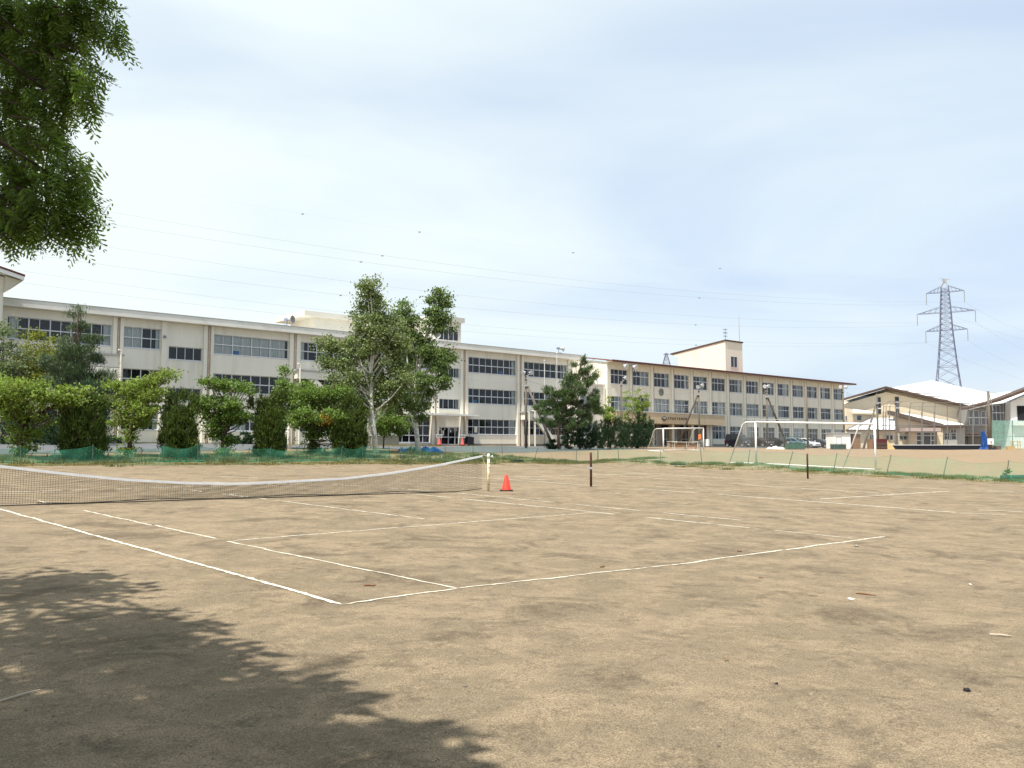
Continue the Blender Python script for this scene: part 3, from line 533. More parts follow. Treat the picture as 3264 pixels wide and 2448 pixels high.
# ---------------------------------------------------------------- soccer goals
def goal(fl, fr, h, back, top_d, label, netfac=True, drop_frac=1.0, r=.06):
    fl, fr = np.array(fl), np.array(fr); o = (fl+fr)/2; t = thing('soccer_goal', label, 'soccer goal', o, 0, 'white soccer goals'); bk = np.array([*back, 0.]); U = np.array([0, 0, h])
    wdt = fr-fl
    def gz(p): q = p.copy(); q[2] = G(q[0], q[1])+.05; return q
    for p in (fl, fr): MB().tube([p-[0, 0, .05], p+U-[0, 0, r*.3]], r, 12).build('post', M['whitep'], t, o, True)
    MB().tube([fl+U, fr+U], r, 12).build('crossbar', M['whitep'], t, o, True)
    bl, br = gz(fl+bk), gz(fr+bk); tl, tr = fl+U+bk*top_d, fr+U+bk*top_d
    s = MB()
    for p, tp_, bb in ((fl, tl, bl), (fr, tr, br)):
        mid = p+U+bk*top_d*.82; e = (bb-tp_); MBs = [p+U, mid, tp_+e*.06, bb]; st_ = MB().tube(MBs, r*.62, 9); st_.build('stanchion', M['whitep'], t, o, True); g0 = gz(p.copy()); g0[2] -= .01; MB().tube([g0, bb], r*.6, 9).build('side_bar', M['whitep'], t, o, True)
    MB().tube([bl, gz((bl+br)/2), br], r*.6, 9).build('ground_bar', M['whitep'], t, o, True)
    nm = MB()
    for p, tp_, bb in ((fl, tl, bl), (fr, tr, br)): nm.q(p+U, tp_, bb, gz(p.copy()))
    nm.q(tl, tr, br, bl); nm.q(fl+U, fr+U, tr, tl); nm.build('net', M['netw'], t, o)
    return t, tl, tr, o
fl, fr = atZ(2411, 1483, 53.8), atZ(2792, 1497, 49.0); fl[2] = G(fl[0], fl[1]); fr[2] = G(fr[0], fr[1]); H = 2.62
d_ = (fr-fl)[:2]; pn = np.array([-d_[1], d_[0]])/np.linalg.norm(d_)
if pn @ np.array([-1, .3]) < 0: pn = -pn
bkL = atZ(2335, 1479, 55.0)[:2]-fl[:2]
bk = bkL/np.linalg.norm(bkL)*1.9
g_, tl, tr, o_ = goal(fl, fr, H, bk, .45, 'large white soccer goal with rusting paint close behind the net fence')
hk = MB(); 
for e in np.linspace(0, .42, 6): p = tl*(1-e)+tr*e; hk.tube([p, p+[0, 0, .22]], .018, 5)
hk.tube([tl+[0, 0, .2], tl*.58+tr*.42+[0, 0, .2]], .02, 5); hk.tube([tl+[0, 0, .22], tl+[-.05, -.1, -.05]], .015, 5); hk.build('net_rail', M['grey'], g_, o_)
fl, fr = atZ(2115, 1437, 77.6), atZ(2243, 1438, 80.2); fl[2] = G(fl[0], fl[1]); fr[2] = G(fr[0], fr[1])
bkL = atZ(2063, 1433.5, 80.5)[:2]-fl[:2]; goal(fl, fr, 2.12, bkL, .52, 'small white soccer goal standing in front of the entrance of the red roofed school', r=.055)

# ---------------------------------------------------------------- school buildings (local axes: x along the facade, y into the building, z up)
RZ = math.atan2(.653, .757)
def solid(ob):                                          # lettering turned into an ordinary mesh
    bpy.context.view_layer.update(); me = bpy.data.meshes.new_from_object(ob.evaluated_get(bpy.context.evaluated_depsgraph_get())); n_, par, loc, rot = ob.name, ob.parent, ob.location.copy(), ob.rotation_euler.copy(); bpy.data.objects.remove(ob); o = bpy.data.objects.new(n_, me); C.objects.link(o); o.parent = par; o.location = loc; o.rotation_euler = rot; return o
def fac(px, py, d):                                     # photo pixel on the facade plane -> (along, height)
    p = plane_n(px, py, d); return float(p[:2] @ DU), float(p[2])
def facade(mb, s0, s1, z0, z1, ops, y=0., dep=.45):
    S = sorted({s0, s1, *[v for o in ops for v in o[:2]]}); Z = sorted({z0, z1, *[v for o in ops for v in o[2:4]]}); S = [v for v in S if s0 <= v <= s1]; Z = [v for v in Z if z0 <= v <= z1]
    for i in range(len(S)-1):
        for j in range(len(Z)-1):
            sm, zm = (S[i]+S[i+1])/2, (Z[j]+Z[j+1])/2
            if any(o[0] < sm < o[1] and o[2] < zm < o[3] for o in ops): continue
            mb.q((S[i], y, Z[j]), (S[i+1], y, Z[j]), (S[i+1], y, Z[j+1]), (S[i], y, Z[j+1]))
    for a, b, c, d in [o[:4] for o in ops]:
        e = y+dep; mb.q((a, y, c), (a, y, d), (a, e, d), (a, e, c)); mb.q((b, y, d), (b, y, c), (b, e, c), (b, e, d)); mb.q((a, y, d), (b, y, d), (b, e, d), (a, e, d)); mb.q((b, y, c), (a, y, c), (a, e, c), (b, e, c))
def curtain_mb(mb, a, b, z0, z1, y=.30):
    n = max(3, int((b-a)/.09)); xs = np.linspace(a, b, n+1)
    for i in range(n): y0, y1 = y+(.035 if i % 2 else -.01)+.02*math.sin(i*1.3), y+(.035 if (i+1) % 2 else -.01)+.02*math.sin((i+1)*1.3); mb.q((xs[i], y0, z0), (xs[i+1], y1, z0), (xs[i+1], y1, z1), (xs[i], y0, z1))
def window(par, o, s0, s1, z0, z1, nx, zs=(.5,), curt=(), y=0., major=2, cm='curt', sill=True, th=.05):
    f = MB(); ya, yb = y+.14, y+.22; W = s1-s0; e = .003
    f.box(s0+e, s1-e, ya, yb, z0+e, z0+.07); f.box(s0+e, s1-e, ya, yb, z1-.06, z1-e); f.box(s0+e, s0+.06, ya, yb, z0+.07, z1-.06); f.box(s1-.06, s1-e, ya, yb, z0+.07, z1-.06)
    for i in range(1, nx):
        t = th*1.7 if (major and i % major == 0) else th; x = s0+W*i/nx; f.box(x-t/2, x+t/2, ya+.01, yb-.01, z0+.07, z1-.06)
    for q in zs: zc = z0+(z1-z0)*q; f.box(s0+.06, s1-.06, ya-.005, yb-.02, zc-.045, zc+.045)
    if sill: f.box(s0-.03, s1+.03, y-.05, ya, z0-.05, z0+.02)
    w_ = f.build('window', M['alu'], par, o)
    g = MB(); g.q((s0+.03, ya+.04, z0+.03), (s1-.03, ya+.04, z0+.03), (s1-.03, ya+.04, z1-.03), (s0+.03, ya+.04, z1-.03)); g.build('glass', M['glass'], w_, o)
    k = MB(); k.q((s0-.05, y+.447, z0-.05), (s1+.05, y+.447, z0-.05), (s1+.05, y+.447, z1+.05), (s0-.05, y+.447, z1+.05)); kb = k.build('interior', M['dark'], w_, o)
    if curt:
        for a, b in curt: c = MB(); curtain_mb(c, s0+W*a+.04, s0+W*b-.02, z0+.06, z1-.05, y+.3); c.build('curtain', M[cm], w_, o)
    return w_

def pipe(par, o, s, y, z0, z1, m, r=.06): return MB().tube([(s, y, z0), (s, y, z1)], r, 8).build('drainpipe', m, par, o)
# --- long cream school block
D1 = 78.6; Z0 = 1.9; sm = 46.0; o1 = (sm, 0, Z0)
b1 = thing('school_building', 'long three storey cream school block with a flat roof and two roof houses', 'building', (*tn(sm, D1), Z0), RZ, 'school buildings')
R1, R2, R3 = (10.4, 12.24), (6.8, 8.56), (3.2, 5.0)
wins = []                                                # s0, s1, z0, z1, panes, transoms, curtains, kind
both = ((0, .07), (.93, 1)); 
for z in (R1, R2, R3): wins.append((14.0, 21.95, *z, 10, (.5,), ((.02, .1), (.92, 1)) if z is R1 else (), 'curt'))
for z, c in ((R1, ((.0, .5), (.88, 1))), (R2, ()), (R3, ((.86, 1),))): wins.append((22.95, 26.1, *z, 4, (.5,), c, 'curt'))
wins += [(26.85, 29.9, 9.6, 10.8, 4, (), (), 'curt'), (26.85, 29.9, 5.9, 7.05, 4, (), (), 'curt')]
for z, c in ((R1, ((0, .97),)), (R2, ((0, .05),)), (R3, ((.1, .45), (.6, .95)))): wins.append((30.95, 38.5, *z, 8, (.5,), c, 'curt'))
for z, c in ((R1, ((0, .08), (.6, .7))), (R2, ()), (R3, ((.3, .8),))): wins.append((39.75, 47.4, *z, 8, (.5,), c, 'curt'))
for z, c in ((R1, ((.9, 1),)), (R2, ((.9, 1),))): wins.append((48.4, 55.75, *z, 8, (.5,), c, 'curt'))
wins += [(48.4, 51.1, 3.2, 4.6, 3, (), (), 'curt'), (51.2, 55.75, 2.2, 5.08, 5, (.28, .66), (), 'curt')]
wins += [(56.85, 59.8, 9.63, 10.75, 4, (), ((.85, 1),), 'curt2'), (56.85, 59.8, 6.03, 7.2, 4, (), ((.85, 1),), 'curt2')]
for z, c in ((R1, ((0, .06), (.93, 1))), (R2, ((0, .06), (.93, 1))), (R3, ((0, .03), (.86, 1)))): wins.append((60.95, 68.45, *z, 8, (.5,), c, 'curt'))
for z, c, k in ((R1, ((0, .07), (.93, 1)), 'curt'), (R2, ((0, .06), (.5, .62), (.8, 1)), 'curt2'), (R3, (), 'curt')): wins.append((69.6, 77.15, *z, 8, (.5,), c, k))
DOOR1 = (56.85, 59.8, 1.98, 4.0)
wl = MB(); facade(wl, 8, 78.1, Z0-.5, 12.95, [w_[:4] for w_ in wins]+[DOOR1])
wl.q((8, .45, 1.4), (8, 9, 1.4), (8, 9, 12.95), (8, .45, 12.95)); wl.q((78.1, 0, 1.4), (78.1, 9, 1.4), (78.1, 9, 12.95), (78.1, 0, 12.95)); wl.q((8, 9, 1.4), (78.1, 9, 1.4), (78.1, 9, 12.95), (8, 9, 12.95))
for a, b in ((22.02, 22.35), (22.6, 22.9), (26.14, 26.6), (29.96, 30.3), (30.62, 30.9), (38.55, 38.95), (39.3, 39.7), (47.45, 47.8), (48.0, 48.35), (55.8, 56.2), (56.5, 56.8), (59.85, 60.2), (60.55, 60.9), (68.5, 68.85), (69.2, 69.55), (77.2, 77.6)): wl.box(a, b, -.22, -.001, 1.5, 12.94)
wl.build('wall', M['wall'], b1, o1)
MB().box(8, 78.9, -.8, 9.4, 12.96, 13.56).build('roof', M['fascia'], b1, o1); MB().box(8, 78.92, -.83, -.6, 13.562, 13.62).build('parapet_cap', M['grey'], b1, o1)
bp_ = MB(); 
for a, b in ((9, 51.1), (60.9, 78.1)): bp_.box(a, b, -.06, -.002, 1.4, 2.12)
bp_.build('plinth', M['plinth'], b1, o1)
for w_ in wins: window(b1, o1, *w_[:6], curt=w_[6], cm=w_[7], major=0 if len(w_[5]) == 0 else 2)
for s, m in ((22.48, 'pipeo'), (30.46, 'pipeo'), (39.12, 'pipeo'), (47.9, 'pipeo'), (56.35, 'pipeo'), (60.37, 'pipeo'), (69.02, 'pipeo'), (77.75, 'pipeo')): pipe(b1, o1, s, -.12, 1.9, 12.95, M[m], .055)
# door and canopy at the entrance
dr = MB(); s0, s1, z0, z1 = DOOR1
for x in (s0, s0+.5, s0+1.5, s1-.52, s1): dr.box(x-.05, x+.05, .12, .2, z0, z1)
for a, b, t in ((s0, s1, .08), ): dr.box(a, b, .125, .195, z1-.1, z1-.003); dr.box(a, b, .125, .195, z0+.003, z0+.09); dr.box(a+.05, b-.05, .13, .19, z0+.82, z0+.92)
do = dr.build('entrance_door', M['alu'], b1, o1); g = MB(); g.q((s0, .16, z0), (s1, .16, z0), (s1, .16, z1), (s0, .16, z1)); g.build('glass', M['glass'], do, o1); g = MB(); g.q((s0, .446, z0), (s1, .446, z0), (s1, .446, z1), (s0, .446, z1)); g.build('interior', M['dark'], do, o1)
p_ = MB(); 
for x, z_, w1, h1 in ((s0+.66, 3.05, .2, .55), (s0+1.68, 3.4, .2, .25), (s0+.2, 3.62, .14, .2), (s1-.4, 3.6, .14, .2), (s0+.9, 3.66, .12, .16), (s0+1.6, 3.66, .12, .16)): p_.q((x, .11, z_), (x+w1, .11, z_), (x+w1, .11, z_+h1), (x, .11, z_+h1))
p_.q((62.1, .13, 3.42), (62.55, .13, 3.42), (62.55, .13, 4.12), (62.1, .13, 4.12)); p_.build('notice', M['bagw'], b1, o1)
MB().box(51.6, 61.4, -1.7, -.24, 5.22, 5.42).build('canopy', M['fascia'], b1, o1); MB().box(51.0, 61.2, -1.4, -.24, 1.6, 1.98).build('step', M['conc'], b1, o1)
# low stone wall with white coping left of the entrance
MB().box(47.8, 51.0, -.9, -.3, 1.6, 2.9).build('planter_wall', M['plinth'], b1, o1); MB().box(47.7, 51.05, -1.0, -.25, 2.902, 3.0).build('wall_coping', M['fascia'], b1, o1)
# projecting stair bays: cap ledge plus slanted parapets
def bay(s0, s1, zl, dep, zb):
    c = MB(); c.box(s0-.15, s1+.15, -dep-.1, -.24, zl, zl+.16); c.build('ledge', M['grey'], b1, o1)
    w = MB(); w.box(s0, s1, -dep, -dep+.15, zb, zl-.002); w.box(s0, s0+.15, -dep+.152, -.24, zb, zl-.002); w.box(s1-.15, s1, -dep+.152, -.24, zb, zl-.002); w.build('bay_wall', M['wall'], b1, o1)
bay(69.0, 77.3, 5.9, 1.2, 5.06); bay(17.0, 22.6, 9.5, 1.0, 8.5); bay(39.0, 46.6, 9.2, 1.0, 8.45)
for prf in ([(70.6, 4.95), (73.9, 1.75), (74.85, 1.75), (71.55, 4.95)], [(79.2, 4.6), (75.6, 2.0), (76.55, 2.0), (80.15, 4.6)]): MB().prism([(s_, -1.2, z_) for s_, z_ in prf], (0, .3, 0)).build('slanted_parapet', M['wall'], b1, o1)
for prf in ([(40.3, 8.4), (42.8, 6.0), (43.9, 6.0), (41.2, 8.4)], [(19.2, 8.45), (20.8, 7.2), (22.6, 7.2), (22.6, 8.45)]): MB().prism([(s_, -1.0, z_) for s_, z_ in prf], (0, .3, 0)).build('slanted_parapet', M['wall'], b1, o1)
for s, z1 in ((69.3, 5.9), (70.25, 6.05), (22.45, 9.9), (39.2, 9.8)): MB().tube([(s, -1.45 if s > 60 else -1.2, 1.8), (s, -1.45 if s > 60 else -1.2, z1), (s-.25, -1.2, z1+.1)], .09, 8).build('drainpipe', M['pipew'], b1, o1)
# roof houses
def roofhouse(s0, s1, y0, y1, z1, ov=.7, ovl=.7):
    MB().box(s0, s1, y0, y1, 13.562, z1-.55).build('roof_house_wall', M['roofhouse'], b1, o1); MB().box(s0-ovl, s1+ov*.4, y0-ov*.55, y1+ov, z1-.548, z1).build('roof_house_roof', M['roofhouse'], b1, o1)  # wall cream darkened in colour so the bright roof houses show against the sky
roofhouse(43.9, 51.5, 4.9, 10.6, 16.25, .9, 1.5); roofhouse(57.0, 60.55, .75, 7.2, 16.75)
def pane(par, o, s0, s1, z0, z1, n, y, x_axis=True):
    f = MB(); k = MB()
    if x_axis:
        k.q((s0, y-.012, z0), (s1, y-.012, z0), (s1, y-.012, z1), (s0, y-.012, z1))
        for i in range(n+1): x = s0+(s1-s0)*i/n; f.box(x-.03, x+.03, y-.06, y-.014, z0, z1)
        f.box(s0, s1, y-.055, y-.016, z0-.05, z0); f.box(s0, s1, y-.055, y-.016, z1, z1+.05)
    else:
        k.q((y-.012, s0, z0), (y-.012, s1, z0), (y-.012, s1, z1), (y-.012, s0, z1))
        for i in range(n+1): x = s0+(s1-s0)*i/n; f.box(y-.06, y-.014, x-.03, x+.03, z0, z1)
    w_ = f.build('window', M['alu'], par, o); k.build('pane', DG, w_, o); return w_
DG = mat('dark_glass', (.02, .022, .03), .06, 0, .5)
pane(b1, o1, 57.3, 60.1, 14.05, 15.15, 4, .75); pane(b1, o1, 5.6, 6.6, 13.7, 14.2, 2, 43.9, False); pane(b1, o1, 2.0, 3.4, 13.8, 14.3, 2, 57.0, False)
def loud(px, py, d, label, s=1.0, az=0):
    p = plane_n(px, py, d); p[2] = 13.62; t = thing('loudspeaker', label, 'loudspeaker', p, RZ+az, 'horn loudspeakers on the flat roof')
    h = MB().rev([(.09*s, 0), (.10*s, .12*s), (.16*s, .28*s), (.30*s, .46*s), (.32*s, .47*s), (.29*s, .44*s), (.05*s, .2*s)], 16)
    h.v = [(x, -z, y+.55*s) for x, y, z in h.v]; h.build('horn', M['grey'], t, smooth=True); b = MB().box(-.09*s, .09*s, -.02, .3*s, .45*s, .66*s).tube([(0, .1, 0), (0, .1, .5*s)], .04, 6).box(-.45*s, .15*s, -.1, .35, -.0, .08); b.build('driver_box', M['steel'], t)
loud(917, 1036, 78.4, 'grey horn loudspeaker at the roof edge left of the wide roof house', 1.25, .5); loud(1390, 1080, 78.4, 'grey horn loudspeaker beside the narrow roof house behind the birch', 1.2, -.3); loud(1783, 1122, 78.4, 'pale horn loudspeaker near the right end of the flat roof', 1.2, 1.2)
q = plane_n(523, 1073, 78.3); t = thing('wall_lamp', 'small dark bracket lamp on the blank wall between two windows', 'lamp', q, RZ); MB().tube([(0, .2, 0), (0, -.25, .02)], .02, 6).build('bracket', M['grey'], t); MB().rev([(.05, -.16), (.16, -.1), (.12, .05), (.03, .1)], 12, (-.02, -.25, 0)).build('lamp_head', M['steel'], t)
for px, py, wbox, lab in ((751, 1121, .62, 'blue box on a top floor window sill among drawn curtains'), (1595, 1183, .5, 'blue box inside the top floor window right of the entrance'), (1513, 1278, .75, 'long blue box on a middle floor window sill above the entrance bay'), (1750, 1194, .3, 'narrow blue bin inside the top floor window behind the flagpoles'), (1339, 1272, .7, 'blue boxes in the middle floor window right of the birch trunk')):
    p = plane_n(px, py, 78.6+.27); zf = 10.47 if p[2] > 9 else 6.87; p[2] = zf; bx = MB().box(-wbox/2, wbox/2, -.04, .1, 0, .36).box(-wbox/2-.02, wbox/2+.02, -.05, .11, .3, .38); o_ = bx.build('storage_box', M['bluebox'], bevel=.01); o_.location = tuple(p); o_.rotation_euler = (0, 0, RZ); tag(o_, lab, 'box', 'blue boxes behind the school windows')
# flagpoles
for px, pb_, pt, lab in ((1736, 1418, 1152, 'shorter white flagpole in front of the school block'), (1776, 1420, 1128, 'taller white flagpole beside the pine tree')):
    Zf = 97.; p = atZ(px, pb_, Zf); p[2] = G(p[0], p[1]); top = atZ(px, pt, Zf)[2]-p[2]; t = thing('flagpole', lab, 'flagpole', p, 0, 'white flagpoles'); MB().tube([(0, 0, -.1), (0, 0, top)], [.042, .032], 10).build('pole', M['grey'], t, smooth=True); MB().rev([(.03, 0), (.08, .06), (.08, .12), (.02, .18)], 10, (0, 0, top)).build('finial', M['lampw'], t, smooth=True)
# things by the entrance
def sign_cone(px, py, label):
    p = plane_n(px, py, 77.0); p[2] = max(G(p[0], p[1]), 1.98) if False else 1.985; t = cone(p, .72, M['conered'], M['conered'], label, .22, 'sign_cone', 'cones with sign boards at the entrance'); t.rotation_euler = (0, 0, RZ)
    s_ = MB().box(-.42, .42, -.02, .02, .78, 1.12).build('sign_board', M['white'], t, bevel=.01)
    cu = bpy.data.curves.new('sign_text', 'FONT'); cu.body = '駐輪禁止'; cu.size = .2; cu.align_x = 'CENTER'; cu.align_y = 'CENTER'; cu.extrude = .002; cu.offset = .004; ob = bpy.data.objects.new('sign_text', cu); C.objects.link(ob); ob.parent = s_; ob.location = (0, -.025, .95); ob.rotation_euler = (R(90), 0, 0); cu.materials.append(M['ink']); solid(ob)
    MB().tube([(0, 0, .7), (0, 0, .8)], .03, 8).build('sign_stem', M['conered'], t)
sign_cone(1400, 1417, 'faded red cone with a sign board left of the entrance door'); sign_cone(1474, 1418, 'faded red cone with a sign board right of the entrance door')
p = plane_n(1495, 1419, 77.4); p[2] = 1.95; t = thing('wheeled_bin', 'dark navy wheeled cart with raised handles beside the entrance', 'cart', p, RZ)
b = MB(); b.prism([(-.42, -.35, .14), (.42, -.35, .1), (.48, -.35, .9), (-.36, -.35, 1.0)], (0, .7, 0)); b.build('body', M['navy'], t, bevel=.04)
for x in (-.38, .44): MB().tube([(x, .3, .9), (x-.15, .35, 1.25), (x-.05, .4, 1.55), (x+.3, .42, 1.5)], .025, 7).build('handle', M['steel'], t)
for x in (-.28, .3): MB().tube([(x, -.4, .15), (x, -.28, .15)], .15, 14).build('wheel', M['black'], t)

# --- red roofed school block
D2 = 75.8; sm = 110.0; o2 = (sm, 0, Z0); E_ = 81.7
b2 = thing('school_building', 'three storey yellow cream school block with a red roof, roof tower and clock', 'building', (*tn(sm, D2), Z0), RZ, 'school buildings')
Q1, Q2, Q3 = (9.98, 11.92), (6.48, 8.38), (2.93, 4.86); cols = [82.36+4.347*i for i in range(14)]; WW = 3.25; ENT = (85.2, 102.6, 1.9, 4.88)
ops = [(s, s+WW, *z) for s in cols for z in (Q1, Q2)]+[(s, s+WW, *Q3) for s in cols[5:]]
wl = MB(); facade(wl, E_, 142.4, Z0-.5, 12.75, ops+[ENT], dep=.45); 
wl.q((E_, 0, 9.7), (E_, 12, 9.7), (E_, 12, 14.5), (E_, 0, 12.75)); wl.q((E_, 0, 1.4), (E_, 12, 1.4), (E_, 12, 9.7), (E_, 0, 9.7)); wl.q((142.4, 0, 1.4), (142.4, 12, 1.4), (142.4, 12, 14.5), (142.4, 0, 12.75)); wl.q((E_, 12, 1.4), (142.4, 12, 1.4), (142.4, 12, 14.5), (E_, 12, 14.5))
for s in cols[1:]: wl.box(s-.8, s-.32, -.14, -.001, 1.5, 12.74)
wl.build('wall', M['wall2'], b2, o2)
cs = {0: [(), ((.3, 1),), ()], 1: [((.5, 1),), ((0, .45), (.7, 1)), ()], 2: [((.75, 1),), ((0, 1),), ()], 3: [((.75, .95),), ((0, .8),), ()], 4: [((.6, .8),), ((0, .5), (.55, 1)), ()], 5: [(), ((.45, 1),), ((.75, 1),)], 6: [((.7, 1),), ((0, .4), (.5, 1)), ((.45, .75),)], 7: [((.8, 1),), ((0, 1),), ((.0, .5),)], 8: [((.8, 1),), ((.55, 1),), ()], 9: [((.6, 1),), ((0, .5),), ((.3, .7),)], 10: [((.4, 1),), ((.5, .7),), ((0, 1),)], 11: [((.6, .9),), ((.8, 1),), ()], 12: [((.3, .6),), ((.4, .6),), ((.5, 1),)], 13: [((.6, 1),), ((.1, .4), (.6, 1)), ((.2, .9),)]}
for i, s in enumerate(cols):
    for k, z in enumerate((Q1, Q2, Q3)):
        if k == 2 and i < 5: continue
        window(b2, o2, s, s+WW, *z, 4, (.62,), cs[i][k], major=2, cm='curt2' if (k+i) % 3 else 'curt')
gp_ = [pipe(b2, o2, s-.18, -.08, 1.9, 12.7, M['grey'], .05) for s in cols[1:]]
MB().box(102.7, 142.42, -.05, -.002, 1.4, 2.2).build('plinth', M['plinth'], b2, o2)
# mono slope roof with red edge
ev, bk_ = -1.15, 12.6; ze, zk = 12.78, 14.85
MB().prism([(E_-.25, ev, ze), (E_-.25, bk_, zk), (E_-.25, bk_, zk+.16), (E_-.25, ev, ze+.16)], (144.6-E_, 0, 0)).build('roof', M['roofred'], b2, o2)
MB().box(E_-.27, 144.63, ev-.06, ev-.003, ze-.06, ze+.2).build('eaves_board', M['rimred'], b2, o2)
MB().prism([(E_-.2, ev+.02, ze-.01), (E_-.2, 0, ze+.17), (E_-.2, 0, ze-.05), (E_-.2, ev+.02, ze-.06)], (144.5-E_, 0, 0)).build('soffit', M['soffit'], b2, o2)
sg = MB(); 
for i in range(100): x = E_+.4+i*.63; sg.box(x, x+.09, ev+.35, ev+.42, ze+.22, ze+.30)
sg.build('snow_guard', M['lampw'], b2, o2)
# roof tower
ts0, ts1 = 110.4, 114.9; ty0, ty1 = 2.0, 11.0
tw = MB(); tw.prism([(ts0, ty0, 12.9), (ts0, ty1, 14.2), (ts0, ty1, 16.95), (ts0, ty0, 18.05)], (ts1-ts0, 0, 0)); tw.build('tower_wall', M['wall2'], b2, o2)
MB().prism([(ts0-.12, ty0-.12, 18.07), (ts0-.12, ty1+1.6, 16.8), (ts0-.12, ty1+1.6, 17.0), (ts0-.12, ty0-.12, 18.27)], (ts1-ts0+.24, 0, 0)).build('tower_roof', M['brown'], b2, o2)
MB().prism([(ts0, ty1+.002, 16.2), (ts0, ty1+1.4, 16.75), (ts0, ty1+.002, 16.92)], (ts1-ts0, 0, 0)).build('tower_soffit', M['wall2'], b2, o2)
pane(b2, o2, ts0+1.3, ts0+3.0, 14.15, 15.75, 2, ty0)
p = plane_n(2107, 1250, D2-.03); t = thing('wall_clock', 'round wall clock with a pale face between the upper window rows', 'clock', p, RZ)
c = MB().rev([(.47, 0), (.5, .04), (.5, .1), (.43, .13), (.42, .09)], 28); c.v = [(x, -z, y) for x, y, z in c.v]; c.build('rim', M['plinth'], t); c = MB().rev([(.42, .085), (.41, .09)], 28); c.v = [(x, -z, y) for x, y, z in c.v]; c.build('face', M['clockf'], t)
MB().bar((0, -.10, 0), (-.23, -.10, .06), .05, .01).build('hand', M['ink'], t); MB().bar((0, -.105, 0), (.05, -.105, .33), .04, .01).build('hand', M['ink'], t)
# entrance block with the school name
bl = MB().box(E_+.3, 105.3, -1.3, -.15, 4.92, 6.36); bl.build('entrance_block', M['tanblock'], b2, o2); cap_ = MB().box(E_+.25, 105.36, -1.36, -.15, 6.362, 6.46).build('block_cap', M['lampw'], b2, o2)
rl = MB()
for zz_ in (6.9, 7.25): rl.tube([(E_+.5, -1.2, zz_), (105.2, -1.2, zz_)], .015, 5)
for x in np.arange(E_+.6, 105.3, 1.5): rl.tube([(x, -1.2, 6.46), (x, -1.2, 7.26)], .018, 5)
rl.build('railing', M['grey'], b2, o2)
def text(body, s, z, size, par, o, y):
    cu = bpy.data.curves.new('name_letters', 'FONT'); cu.body = body; cu.size = size; cu.align_x = 'LEFT'; cu.align_y = 'CENTER'; cu.extrude = .03; cu.offset = .006; cu.space_character = 1.62; ob = bpy.data.objects.new('name_letters', cu); C.objects.link(ob); ob.parent = par; ob.location = (s-o[0], y-o[1], z-o[2]); ob.rotation_euler = (R(90), 0, 0); cu.materials.append(M['ink']); return solid(ob)
sA, zA = fac(2127, 1337, 74.5); sB, zB = fac(2203, 1339, 74.5); text('八戸市立下長中学校', sA, 5.62, (sB-sA)/(9*1.56), b2, o2, -1.34)
sE, zE = fac(2117, 1337, 74.5); em = MB(); em.prism([(sE-.62, -1.31, 5.6), (sE, -1.31, 5.22), (sE+.62, -1.31, 5.6), (sE, -1.31, 5.98)], (0, -.05, 0)); em.build('emblem', M['ink'], b2, o2)
em = MB(); em.prism([(sE-.42, -1.362, 5.62), (sE, -1.362, 5.5), (sE+.42, -1.362, 5.62), (sE, -1.362, 5.86)], (0, -.01, 0)); em.build('emblem_mark', M['grey'], b2, o2)
# recessed entrance
rc = MB(); a, b, z0, z1 = ENT; rc.q((a, 2.4, z0), (b, 2.4, z0), (b, 2.4, z1), (a, 2.4, z1)); rc.q((a, .45, z1), (b, .45, z1), (b, 2.4, z1), (a, 2.4, z1)); rc.q((b, .45, z0), (b, 2.4, z0), (b, 2.4, z1), (b, .45, z1)); rc.q((a, .45, z0), (a, 2.4, z0), (a, 2.4, z1), (a, .45, z1)); rc.build('porch_recess', M['plinth'], b2, o2)
for s in cols[1:5]: MB().box(s-.8, s-.3, 0.002, .5, 1.5, 4.878).build('porch_pillar', M['tanblock'], b2, o2)
MB().box(102.2, 102.59, .002, 1.2, 1.5, 4.878).build('porch_pillar', M['tanblock'], b2, o2)
for s in cols[1:5]:
    f = MB(); e0, e1 = s-.1, s+WW-.2
    for x in (e0, e0+(e1-e0)*.33, e0+(e1-e0)*.66, e1): f.box(x-.05, x+.05, 2.2, 2.28, 1.9, 4.3)
    for z_ in (1.95, 2.9, 4.25): f.box(e0, e1, 2.205, 2.275, z_-.05, z_+.05)
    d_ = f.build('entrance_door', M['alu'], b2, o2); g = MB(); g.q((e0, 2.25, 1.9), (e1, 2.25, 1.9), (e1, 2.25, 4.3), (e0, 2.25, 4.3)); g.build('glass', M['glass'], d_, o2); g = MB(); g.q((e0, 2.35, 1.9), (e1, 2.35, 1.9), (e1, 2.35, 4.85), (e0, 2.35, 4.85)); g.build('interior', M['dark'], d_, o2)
MB().box(88, 101.5, -1.6, .3, 1.4, 1.9).box(88.5, 101, -2.2, -1.602, 1.4, 1.74).build('step', M['conc'], b2, o2)
MB().box(101.0, 101.25, -1.5, 0, 1.7, 2.9).build('stair_wall', M['wallw'], b2, o2)
MB().box(102.0, 102.5, -.1, .001, 1.9, 4.87).build('porch_side_panel', M['rimred'], b2, o2)
